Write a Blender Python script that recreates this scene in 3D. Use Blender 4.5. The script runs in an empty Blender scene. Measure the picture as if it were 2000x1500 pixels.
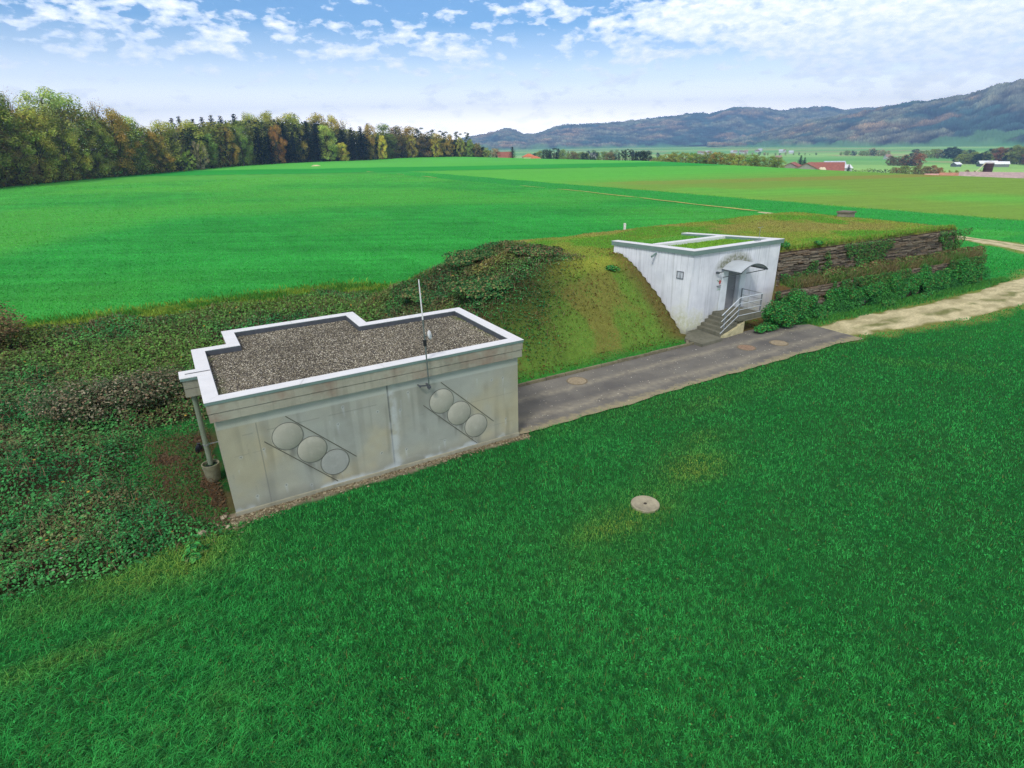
import bpy, bmesh, math, random
import numpy as np
from mathutils import Matrix, Vector
random.seed(7)
RNG = np.random.default_rng(11)
SC = bpy.context.scene
COL = SC.collection
PI = math.pi

# ------------------------------------------------------------------ camera model (metres, camera over the origin)
CAMZ = 9.5
FPX = 1140.0
PT, RO, YAW = math.radians(22.4), math.radians(-1.0), math.radians(30.0)
FW = np.array([0, math.cos(PT), -math.sin(PT)])
UP0 = np.array([0, math.sin(PT), math.cos(PT)])
RT = np.array([1., 0, 0]) * math.cos(RO) + UP0 * math.sin(RO)
UPV = -np.array([1., 0, 0]) * math.sin(RO) + UP0 * math.cos(RO)
CU, SU = math.cos(YAW), math.sin(YAW)


def ray(x, y):
    return FW + RT * (x - 1000) / FPX - UPV * (y - 750) / FPX


def at(x, y, z=0.0):
    d = ray(x, y)
    return d * ((z - CAMZ) / d[2]) + np.array([0, 0, CAMZ])


def azim(x, y=300):
    d = ray(x, y)
    return d[:2] / np.hypot(d[0], d[1])


def zat(x, y, D):
    """height of the point seen at pixel x, y at horizontal distance D"""
    d = ray(x, y)
    return CAMZ + D * d[2] / math.hypot(d[0], d[1])


def W(u, v, z=0.0):
    """site frame (u along the buildings, v away from the camera) to world"""
    return (u * CU - v * SU, u * SU + v * CU, z)


def toUV(x, y):
    return x * CU + y * SU, -x * SU + y * CU


def S(r, g, b):
    f = lambda c: (c / 255 / 12.92) if c <= 10 else (((c / 255) + .055) / 1.055) ** 2.4
    return np.array([f(r), f(g), f(b)])


# ------------------------------------------------------------------ noise
def _hash(ix, iy, seed):
    n = (ix.astype(np.int64) * 374761393 + iy.astype(np.int64) * 668265263 + seed * 974711) & 0x7fffffff
    n = ((n ^ (n >> 13)) * 1274126177) & 0x7fffffff
    return ((n ^ (n >> 16)) & 0xffff) / 65535.0


def vnoise(x, y, s=1.0, seed=0):
    x = np.asarray(x, float) / s
    y = np.asarray(y, float) / s
    ix, iy = np.floor(x), np.floor(y)
    fx, fy = x - ix, y - iy
    fx, fy = fx * fx * (3 - 2 * fx), fy * fy * (3 - 2 * fy)
    a, b = _hash(ix, iy, seed), _hash(ix + 1, iy, seed)
    c, d = _hash(ix, iy + 1, seed), _hash(ix + 1, iy + 1, seed)
    return (a * (1 - fx) + b * fx) * (1 - fy) + (c * (1 - fx) + d * fx) * fy


def fbm(x, y, s=1.0, oct=4, seed=0):
    t, w, tot = 0, 1.0, 0
    for k in range(oct):
        t = t + w * vnoise(x, y, s / 2 ** k, seed + 17 * k)
        tot += w
        w *= .55
    return t / tot


def sstep(a, b, x):
    t = np.clip((x - a) / (b - a), 0, 1)
    return t * t * (3 - 2 * t)


def smin(a, b, k):
    h = np.clip(.5 + .5 * (b - a) / k, 0, 1)
    return b * (1 - h) + a * h - k * h * (1 - h)


def mixc(a, b, t):
    t = np.asarray(t)[..., None]
    return a * (1 - t) + b * t


# ------------------------------------------------------------------ objects
def tag(o, label=None, cat=None, group=None, kind=None):
    if label: o['label'] = label
    if cat: o['category'] = cat
    if group: o['group'] = group
    if kind: o['kind'] = kind
    return o


def link(name, me, m=None, parent=None, loc=None):
    o = bpy.data.objects.new(name, me)
    COL.objects.link(o)
    if m is not None:
        for k in (m if isinstance(m, (list, tuple)) else [m]):
            me.materials.append(k)
    if parent is not None: o.parent = parent
    if loc is not None: o.location = loc
    return o


def empty(name, loc=(0, 0, 0), rz=0.0):
    o = bpy.data.objects.new(name, None)
    o.empty_display_size = .2
    COL.objects.link(o)
    o.location = loc
    o.rotation_euler = (0, 0, rz)
    return o


def npmesh(name, co, faces, n, col=None, smooth=False, colname='Col', fmat=None):
    """co (N,3); faces (M,n) int; col (N,3) per vertex"""
    me = bpy.data.meshes.new(name)
    co = np.ascontiguousarray(co, np.float32)
    faces = np.ascontiguousarray(faces, np.int32)
    M = len(faces)
    me.vertices.add(len(co))
    me.vertices.foreach_set('co', co.ravel())
    me.loops.add(M * n)
    me.loops.foreach_set('vertex_index', faces.ravel())
    me.polygons.add(M)
    me.polygons.foreach_set('loop_start', np.arange(0, M * n, n, dtype=np.int32))
    me.polygons.foreach_set('loop_total', np.full(M, n, np.int32))
    if smooth: me.polygons.foreach_set('use_smooth', np.ones(M, bool))
    if fmat is not None: me.polygons.foreach_set('material_index', np.asarray(fmat, np.int32))
    if col is not None:
        a = me.color_attributes.new(colname, 'FLOAT_COLOR', 'POINT')
        c = np.ones((len(co), 4), np.float32)
        c[:, :3] = col
        a.data.foreach_set('color', c.ravel())
    me.update(calc_edges=True)
    return me


class MB:
    """collects shapes into one mesh; coordinates are in the parent's frame"""
    def __init__(s): s.v, s.f, s.m = [], [], []

    def add(s, v, f, m=0):
        b = len(s.v)
        s.v += [tuple(p) for p in v]
        s.f += [tuple(b + i for i in q) for q in f]
        s.m += [m] * len(f)
        return s

    def box(s, x0, y0, z0, x1, y1, z1, m=0):
        v = [(x0, y0, z0), (x1, y0, z0), (x1, y1, z0), (x0, y1, z0), (x0, y0, z1), (x1, y0, z1), (x1, y1, z1), (x0, y1, z1)]
        return s.add(v, [(0, 3, 2, 1), (4, 5, 6, 7), (0, 1, 5, 4), (1, 2, 6, 5), (2, 3, 7, 6), (3, 0, 4, 7)], m)

    def prism(s, poly, z0, z1, m=0):
        n = len(poly)
        z0 = z0 if hasattr(z0, '__len__') else [z0] * n
        z1 = z1 if hasattr(z1, '__len__') else [z1] * n
        v = [(p[0], p[1], z) for p, z in zip(poly, z0)] + [(p[0], p[1], z) for p, z in zip(poly, z1)]
        f = [tuple(range(n))[::-1], tuple(range(n, 2 * n))] + [(i, (i + 1) % n, n + (i + 1) % n, n + i) for i in range(n)]
        return s.add(v, f, m)

    def ring(s, outer, inner, z0, z1, m=0):
        n = len(outer)
        v = [(p[0], p[1], z) for z in (z0, z1) for p in outer] + [(p[0], p[1], z) for z in (z0, z1) for p in inner]
        f = []
        for i in range(n):
            j = (i + 1) % n
            f += [(i, j, n + j, n + i), (2 * n + j, 2 * n + i, 3 * n + i, 3 * n + j), (n + i, n + j, 3 * n + j, 3 * n + i), (j, i, 2 * n + i, 2 * n + j)]
        return s.add(v, f, m)

    def bar(s, a, b, w, h=None, m=0, up=(0, 0, 1)):
        a, b = Vector(a), Vector(b)
        h = h or w
        d = (b - a).normalized()
        x = d.cross(Vector(up))
        if x.length < 1e-4: x = d.cross(Vector((0, 1, 0)))
        x.normalize()
        y = x.cross(d)
        c = [(-w / 2, -h / 2), (w / 2, -h / 2), (w / 2, h / 2), (-w / 2, h / 2)]
        v = [p + x * i + y * j for p in (a, b) for i, j in c]
        return s.add(v, [(0, 3, 2, 1), (4, 5, 6, 7), (0, 1, 5, 4), (1, 2, 6, 5), (2, 3, 7, 6), (3, 0, 4, 7)], m)

    def tube(s, pts, r, n=10, m=0, cap=True):
        pts = [Vector(p) for p in pts]
        rs = r if hasattr(r, '__len__') else [r] * len(pts)
        v, f = [], []
        for k, p in enumerate(pts):
            d = (pts[min(k + 1, len(pts) - 1)] - pts[max(k - 1, 0)]).normalized()
            x = d.orthogonal().normalized() if abs(d.z) > .9 else d.cross(Vector((0, 0, 1))).normalized()
            y = d.cross(x)
            for i in range(n):
                t = 2 * PI * i / n
                v.append(p + (x * math.cos(t) + y * math.sin(t)) * rs[k])
        for k in range(len(pts) - 1):
            for i in range(n):
                j = (i + 1) % n
                f.append((k * n + i, k * n + j, (k + 1) * n + j, (k + 1) * n + i))
        if cap:
            f.append(tuple(range(n))[::-1])
            f.append(tuple(range((len(pts) - 1) * n, len(pts) * n)))
        return s.add(v, f, m)

    def lathe(s, prof, c=(0, 0, 0), n=24, m=0):
        v, f = [], []
        for r, z in prof:
            for i in range(n):
                t = 2 * PI * i / n
                v.append((c[0] + r * math.cos(t), c[1] + r * math.sin(t), c[2] + z))
        for k in range(len(prof) - 1):
            for i in range(n):
                j = (i + 1) % n
                f.append((k * n + i, k * n + j, (k + 1) * n + j, (k + 1) * n + i))
        f.append(tuple(range(n))[::-1])
        f.append(tuple(range((len(prof) - 1) * n, len(prof) * n)))
        return s.add(v, f, m)

    def build(s, name, m, parent=None, bevel=0.0, smooth=False, xf=None):
        me = bpy.data.meshes.new(name)
        v = [xf(*p) for p in s.v] if xf else s.v
        me.from_pydata([tuple(p) for p in v], [], s.f)
        if any(s.m): me.polygons.foreach_set('material_index', s.m)
        bm = bmesh.new()
        bm.from_mesh(me)
        bmesh.ops.recalc_face_normals(bm, faces=bm.faces)
        if bevel:
            es = [e for e in bm.edges if len(e.link_faces) == 2 and e.calc_face_angle(0) > .6]
            bmesh.ops.bevel(bm, geom=es, offset=bevel, segments=2, affect='EDGES', clamp_overlap=True)
        bm.to_mesh(me)
        bm.free()
        if smooth:
            me.polygons.foreach_set('use_smooth', [True] * len(me.polygons))
            me.set_sharp_from_angle(angle=.7)
        return link(name, me, m, parent)


def inset(poly, d):
    """offset a counter-clockwise polygon inward by d"""
    n, out = len(poly), []
    for i in range(n):
        p0, p1, p2 = (np.array(poly[k % n], float) for k in (i - 1, i, i + 1))
        a, b = (p1 - p0) / np.linalg.norm(p1 - p0), (p2 - p1) / np.linalg.norm(p2 - p1)
        na, nb = np.array([-a[1], a[0]]), np.array([-b[1], b[0]])
        k = d / (1 + na @ nb)
        out.append(tuple(p1 + (na + nb) * k))
    return out


# ------------------------------------------------------------------ materials
MATS = {}


class NT:
    def __init__(s, name):
        s.m = bpy.data.materials.new(name)
        s.m.use_nodes = True
        s.t = s.m.node_tree
        s.b = s.t.nodes['Principled BSDF']

    def n(s, typ, ins=None, **kw):
        nd = s.t.nodes.new(typ)
        for k, v in kw.items(): setattr(nd, k, v)
        for k, v in (ins or {}).items(): s.set(nd.inputs[k], v)
        return nd

    def set(s, sock, v):
        if isinstance(v, bpy.types.NodeSocket): s.t.links.new(v, sock)
        elif isinstance(v, bpy.types.Node): s.t.links.new(v.outputs[0], sock)
        else: sock.default_value = v

    def noise(s, scale, vec=None, detail=4, rough=.55, out='Fac', dist=0.0):
        nd = s.n('ShaderNodeTexNoise', {'Scale': scale, 'Detail': detail, 'Roughness': rough, 'Distortion': dist})
        if vec is not None: s.set(nd.inputs['Vector'], vec)
        return nd.outputs[out]

    def ramp(s, fac, stops):
        nd = s.n('ShaderNodeValToRGB', {'Fac': fac})
        el = nd.color_ramp.elements
        while len(el) < len(stops): el.new(.5)
        for e, (p, c) in zip(el, stops):
            e.position = p
            e.color = (c, c, c, 1) if not hasattr(c, '__len__') else (*c, 1)
        return nd.outputs['Color']

    def mix(s, a, b, fac, mode='MIX'):
        nd = s.n('ShaderNodeMix', data_type='RGBA', blend_type=mode)
        for sock, v in ((nd.inputs['Factor'], fac), (nd.inputs[6], a), (nd.inputs[7], b)):
            s.set(sock, (*v, 1) if hasattr(v, '__len__') and len(v) == 3 else v)
        return nd.outputs[2]

    def math(s, op, a, b=0.0):
        nd = s.n('ShaderNodeMath', operation=op)
        s.set(nd.inputs[0], a)
        s.set(nd.inputs[1], b)
        return nd.outputs[0]

    def maprange(s, v, a, b, c, d):
        nd = s.n('ShaderNodeMapRange', {'Value': v, 'From Min': a, 'From Max': b, 'To Min': c, 'To Max': d})
        return nd.outputs[0]

    def scaled(s, vec, sc):
        nd = s.n('ShaderNodeMapping', {'Vector': vec, 'Scale': sc})
        return nd.outputs[0]

    def bump(s, h, strength, dist=.02):
        nd = s.n('ShaderNodeBump', {'Height': h, 'Strength': strength, 'Distance': dist})
        s.set(s.b.inputs['Normal'], nd.outputs[0])

    def done(s, col=None, rough=.8, spec=.3, metal=0.0):
        if col is not None: s.set(s.b.inputs['Base Color'], (*col, 1) if hasattr(col, '__len__') and len(col) == 3 else col)
        s.set(s.b.inputs['Roughness'], rough)
        s.b.inputs['Specular IOR Level'].default_value = spec
        s.b.inputs['Metallic'].default_value = metal
        return s.m


def coords(t): return t.n('ShaderNodeTexCoord').outputs['Object']


def plain(name, col, rough=.7, var=.12, scale=6.0, bump=.0, metal=0.0, spec=.3):
    """paint / metal / stone with a little wear"""
    if name in MATS: return MATS[name]
    t = NT(name)
    c = coords(t)
    n1 = t.noise(scale, c, 5)
    n2 = t.noise(scale * 9, c, 3)
    k = t.math('ADD', t.maprange(n1, .3, .7, 1 - var, 1 + var), t.maprange(n2, .3, .7, -var * .4, var * .4))
    rgb = t.n('ShaderNodeRGB')
    rgb.outputs[0].default_value = (*col, 1)
    comb = t.n('ShaderNodeVectorMath', operation='SCALE')
    t.set(comb.inputs[0], rgb.outputs[0])
    t.set(comb.inputs['Scale'], k)
    if bump: t.bump(n2, bump)
    MATS[name] = t.done(comb.outputs[0], rough, spec, metal)
    return MATS[name]


def vcol(name, rough=.85, spec=.15, nscale=0.0, nvar=.25, bump=0.0, bscale=8.0, transl=0.0, dist=.03):
    """base colour from the mesh's own colour attribute, times fine noise"""
    if name in MATS: return MATS[name]
    t = NT(name)
    a = t.n('ShaderNodeVertexColor', layer_name='Col')
    col = a.outputs['Color']
    if nscale:
        c = coords(t)
        nz = t.noise(nscale, c, 6, .65)
        sc = t.n('ShaderNodeVectorMath', operation='SCALE')
        t.set(sc.inputs[0], col)
        t.set(sc.inputs['Scale'], t.maprange(nz, .28, .72, 1 - nvar, 1 + nvar))
        col = sc.outputs[0]
    if bump:
        t.bump(t.noise(bscale, coords(t), 6, .6), bump, dist)
    t.done(col, rough, spec)
    if transl:
        tr = t.n('ShaderNodeBsdfTranslucent')
        t.set(tr.inputs['Color'], col)
        mx = t.n('ShaderNodeMixShader')
        mx.inputs[0].default_value = transl
        t.t.links.new(t.b.outputs[0], mx.inputs[1])
        t.t.links.new(tr.outputs[0], mx.inputs[2])
        t.t.links.new(mx.outputs[0], t.t.nodes['Material Output'].inputs['Surface'])
    MATS[name] = t.m
    return t.m
# ------------------------------------------------------------------ exposure and light
EXPOSURE = 0.4
SUN_E = 1.9
SKY_K = 1.0
SKY_TINT = (.66, .95, 1.18)
VEIL_C = (3.4, 3.1, 2.75)
CLOUD_V = 1.25
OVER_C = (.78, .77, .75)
HAZE_C = (.36, .60, 1.0)
HAZE_D = 2.1e-4
CLOUDS = [(1640, 30, .7, .33, .20), (1830, 65, .5, .33, .16), (1980, 15, .6, .35, .13), (1420, 12, .35, .2, .16), (1300, 48, .25, .14, .14), (410, 92, .22, .2, .11), (650, 120, .3, .15, .07), (240, 98, .16, .10, .08), (160, 40, .16, .12, .09), (430, 30, .25, .12, .12), (1270, 105, .35, .12, .12), (1480, 75, .35, .12, .12), (1620, 108, .35, .1, .12), (1940, 130, .5, .16, .14), (1030, 20, .2, .1, .12), (930, 105, .2, .1, .10), (820, 70, .3, .1, .08)]
# ------------------------------------------------------------------ camera, light, sky
cam = bpy.data.cameras.new('camera')
camo = bpy.data.objects.new('camera', cam)
COL.objects.link(camo)
cam.sensor_width = 36
cam.lens = 36 * FPX / 2000
cam.clip_start, cam.clip_end = .1, 30000
camo.matrix_world = Matrix(((RT[0], UPV[0], -FW[0], 0), (RT[1], UPV[1], -FW[1], 0), (RT[2], UPV[2], -FW[2], CAMZ), (0, 0, 0, 1)))
SC.camera = camo
SC.view_settings.view_transform = 'Standard'
SC.view_settings.look = 'None'
SC.view_settings.exposure = EXPOSURE
SC.view_settings.gamma = 1
SC.cycles.max_bounces = 6
SC.cycles.diffuse_bounces = 3
SC.cycles.volume_bounces = 0
SC.cycles.transparent_max_bounces = 8
SC.cycles.use_denoising = True
SC.cycles.denoising_prefilter = 'NONE'
SC.cycles.use_adaptive_sampling = True
SC.cycles.adaptive_threshold = .01

SUN_EL, SUN_AZ = math.radians(48), math.radians(200)   # azimuth clockwise from +Y: behind the camera, a little to the left
sd = bpy.data.lights.new('sun', 'SUN')
sd.energy = SUN_E
sd.angle = math.radians(12)
sd.color = (1, .965, .91)
so = bpy.data.objects.new('sun', sd)
COL.objects.link(so)
sdir = Vector((math.sin(SUN_AZ) * math.cos(SUN_EL), math.cos(SUN_AZ) * math.cos(SUN_EL), math.sin(SUN_EL)))
so.rotation_euler = sdir.to_track_quat('Z', 'Y').to_euler()
so.location = (0, -20, 40)


def make_world():
    w = bpy.data.worlds.new('World')
    SC.world = w
    w.use_nodes = True
    t = NT.__new__(NT)
    t.t = w.node_tree
    bg = t.t.nodes['Background']
    sky = t.n('ShaderNodeTexSky', sky_type='NISHITA', sun_disc=False, sun_elevation=SUN_EL, sun_rotation=SUN_AZ,
              air_density=1.0, dust_density=.6, ozone_density=2.0, altitude=500)
    d = t.n('ShaderNodeTexCoord').outputs['Generated']
    sep = t.n('ShaderNodeSeparateXYZ', {'Vector': d})
    zc = t.math('MAXIMUM', sep.outputs[2], 0.0)
    # puffs are laid out by compass bearing and height, a little flattened
    px = t.math('MULTIPLY', t.n('ShaderNodeMath', {0: sep.outputs[0], 1: sep.outputs[1]}, operation='ARCTAN2').outputs[0], 4.2)
    py = t.math('MULTIPLY', sep.outputs[2], 9.5)
    p = t.n('ShaderNodeCombineXYZ', {'X': px, 'Y': py, 'Z': 3.7}).outputs[0]
    big = t.noise(1.0, p, 2, .5)
    fine = t.noise(7.0, p, 10, .55, dist=.12)
    wisp = t.noise(13., p, 8, .6)

    def lump(x, y, rx, ry, amp):
        """a patch of thicker cloud centred on the direction seen at pixel x, y"""
        c = ray(x, y)
        c = c / np.linalg.norm(c)
        cx, cy = math.atan2(c[0], c[1]) * 4.2, c[2] * 9.5
        a = t.math('DIVIDE', t.math('SUBTRACT', px, float(cx)), rx)
        b = t.math('DIVIDE', t.math('SUBTRACT', py, float(cy)), ry)
        r2 = t.math('ADD', t.math('MULTIPLY', a, a), t.math('MULTIPLY', b, b))
        e = t.math('POWER', 2.718, t.math('MULTIPLY', r2, -1.0))
        return t.math('MULTIPLY', e, amp)
    m = t.math('ADD', t.math('MULTIPLY', fine, .82), t.math('MULTIPLY', big, .34))
    for args in CLOUDS:
        m = t.math('ADD', m, lump(*args))
    mask = t.ramp(m, [(.605, 0.0), (.66, .5), (.75, .95)])
    shade = t.mix((.70, .79, .95), (1.0, 1.0, 1.0), t.maprange(wisp, .35, .62, 0, 1))
    skyc = t.n('ShaderNodeVectorMath', operation='SCALE')
    t.set(skyc.inputs[0], t.mix(sky.outputs[0], SKY_TINT, 1.0, 'MULTIPLY'))
    skyc.inputs['Scale'].default_value = SKY_K
    veil = t.ramp(zc, [(0.0, 1.0), (.03, .90), (.055, .58), (.085, .28), (.12, .10), (.16, .0)])
    base = t.mix(skyc.outputs[0], tuple(np.array(VEIL_C) / .1), veil)
    cl = t.n('ShaderNodeVectorMath', operation='SCALE')
    t.set(cl.inputs[0], shade)
    cl.inputs['Scale'].default_value = CLOUD_V / .1
    fade = t.math('MULTIPLY', mask, t.ramp(zc, [(.0, .0), (.04, .25), (.09, .75), (.15, 1.0)]))
    full = t.mix(base, cl.outputs[0], fade)
    # broken cloud overhead, above the part of the sky the picture shows
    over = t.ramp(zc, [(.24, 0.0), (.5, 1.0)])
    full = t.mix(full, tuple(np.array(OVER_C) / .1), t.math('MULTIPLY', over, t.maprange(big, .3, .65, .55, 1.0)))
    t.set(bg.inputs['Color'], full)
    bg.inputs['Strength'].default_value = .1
make_world()
# ------------------------------------------------------------------ terrain
G = dict(lawn=S(36, 118, 54), crop=S(50, 144, 60), crop2=S(82, 172, 62), crop3=S(116, 142, 58), soil=S(74, 60, 42), litter=S(96, 80, 56),
         olive=S(96, 118, 48), mound=S(132, 138, 56), tan=S(150, 132, 80), dark=S(38, 52, 30), pebble=S(150, 138, 116))
CREST = np.array([(-150, 760), (-60, 560), (2.7, 438), (69, 330), (94, 225), (110, 176), (119, 141), (126, 80), (128, 20), (128, -120)], float)


def crest_d(x, y):
    """signed distance to the brow of the plateau, positive beyond it (towards the valley)"""
    best = np.full(np.shape(x), 1e9)
    sg = np.ones(np.shape(x))
    for a, b in zip(CREST[:-1], CREST[1:]):
        d = b - a
        t = np.clip(((x - a[0]) * d[0] + (y - a[1]) * d[1]) / (d @ d), 0, 1)
        q = np.hypot(x - a[0] - t * d[0], y - a[1] - t * d[1])
        s = np.where((x - a[0]) * d[1] - (y - a[1]) * d[0] < 0, 1.0, -1.0)
        sg = np.where(q < best, s, sg)
        best = np.minimum(best, q)
    return best * sg


MH = 3.75


def mound(u, v):
    """the grassed-over reservoir"""
    wob = (vnoise(u, v, 2.3, 5) - .5) * .5
    front = (v - 21.15 + wob * .6) / 4.15
    left = (u - 8.2 + wob) / 8.2 + np.clip((26 - v) * .035, -.2, .2)
    back = (37.2 - v + wob) / 4.6
    right = (49.6 - u + wob * .5) / 2.9
    f = np.where(u < 22.98 + (v - 20.9) * -.24, front, 5.0)
    h = smin(smin(f, left, .22), smin(back, right, .22), .22)
    h = np.clip(h, 0, None)
    h = 1 - np.maximum(1 - h, 0) ** 1.25
    h = np.where(h > 1, 1, h)
    z = MH * np.clip(h, 0, 1)
    # the two log walls on the front, right of the white building
    vw2 = 20.97 - (u - 29.4) * .06     # front face of the upper wall
    vw1 = 19.55 - (u - 28.0) * .048     # front face of the lower wall
    tier = np.where(v > vw2 + .12, 9.0, np.where(v > vw1 + .12, 1.75 + .12 * sstep(vw2 - .7, vw2, v), 0.0))
    z = np.where(u > 22.98 + (v - 20.9) * -.24, np.minimum(z, tier), z)
    return z


def tz(x, y):
    x, y = np.asarray(x, float), np.asarray(y, float)
    u, v = toUV(x, y)
    z = mound(u, v)
    z = z + .10 * (fbm(x, y, 5, 3, 3) - .5) * np.where((v < 15.2) | (v > 26), 1, .15)
    z = z + .06 * (fbm(u, v, 1.4, 3, 31) - .5) * np.where(z > .3, 1.6, 0)
    far = sstep(60, 160, np.hypot(x, y))
    z = z + far * .8 * (fbm(x, y, 90, 2, 8) - .5)
    cd = np.maximum(crest_d(x, y), 0)
    z = z - 25 * (1 - np.exp(-(np.sqrt(cd * cd + 64) - 8) / 210)) - .02
    # level ground under the driveway and inside the buildings
    flat = ((u > 9) & (u < 29.9) & (v > 15.5) & (v < 19.75)) | ((u > .2) & (u < 9.5) & (v > 15.9) & (v < 20.6))
    z = np.where(flat, -.05, z)
    inbox = (u > 22.84 + (v - 20.9) * -.24) & (u < 29.6 - np.clip(v - 21.2, 0, 9) * .44) & (v > 19.7) & (v < 25.3)
    z = np.where(inbox, -.05, z)
    return z


def mask_bramble(u, v):
    """0..1 where the brambles and scrub grow"""
    n = (fbm(u, v, 3.0, 3, 41) - .5) * 2.4
    a = sstep(-.2, .9, np.minimum(-1.7 - u + np.clip((18.3 - v) * .55, -.25, 3) + n * .5, v - 14.7 + n * .35))     # beside the grey building
    a = np.maximum(a, sstep(0, 1, np.minimum(np.minimum(v - 22.9, 13.0 - u), 43)) * 1.0)
    b = sstep(-.5, .8, 1 - ((u - 12.6) / 6.6) ** 2 - ((v - 28.2) / 6.3) ** 2 + n * .22)
    b = np.maximum(b, sstep(-.5, .8, 1 - ((u - 14.6) / 4.6) ** 2 - ((v - 31.5) / 2.6) ** 2 + n * .22))
    a = np.maximum(a, b)
    return a * sstep(0, 1.6, 40.9 - v + n * .9)


def mask_litter(u, v):
    n = (fbm(u, v, 1.2, 3, 43) - .5) * 2
    d = np.maximum(np.abs(u + .75 + n * .4) / .9, np.abs(v - 18.9) / 3.2)
    return sstep(1.1, .75, d)


TRACK = [(29.2, 17.1, 1.0), (31.5, 16.9, 1.25), (35, 16.4, 1.6), (40, 15.85, 1.65), (44.6, 15.75, 1.6), (50, 16.0, 1.6), (55, 16.3, 1.6), (60, 17.3, 1.6), (64, 19.3, 1.5), (66.8, 22.2, 1.45), (68.4, 26, 1.35), (69.4, 30, 1.3), (70.6, 36, 1.2), (72, 45, .9), (73.2, 56, .6)]


def smooth_path(pts, n):
    pts = np.array(pts, float)
    s = np.r_[0, np.cumsum(np.hypot(*np.diff(pts[:, :2], axis=0).T))]
    t = np.linspace(0, s[-1], n)
    out = np.stack([np.interp(t, s, pts[:, k]) for k in range(pts.shape[1])], 1)
    for _ in range(3):
        out[1:-1] = (out[:-2] + 2 * out[1:-1] + out[2:]) / 4
    return out


TRK = smooth_path(TRACK, 200)


def track_d(u, v):
    """distance to the track's middle less its half width (negative on the track)"""
    u, v = np.asarray(u, float), np.asarray(v, float)
    best = np.full(u.shape, 1e3)
    near = (u > 26) & (u < 77) & (v > 10) & (v < 60)
    if near.any():
        uu, vv = u[near], v[near]
        b = np.full(uu.shape, 1e3)
        for p in TRK[::3]:
            b = np.minimum(b, np.hypot(uu - p[0], vv - p[1]) - p[2])
        best[near] = b
    return best


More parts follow.
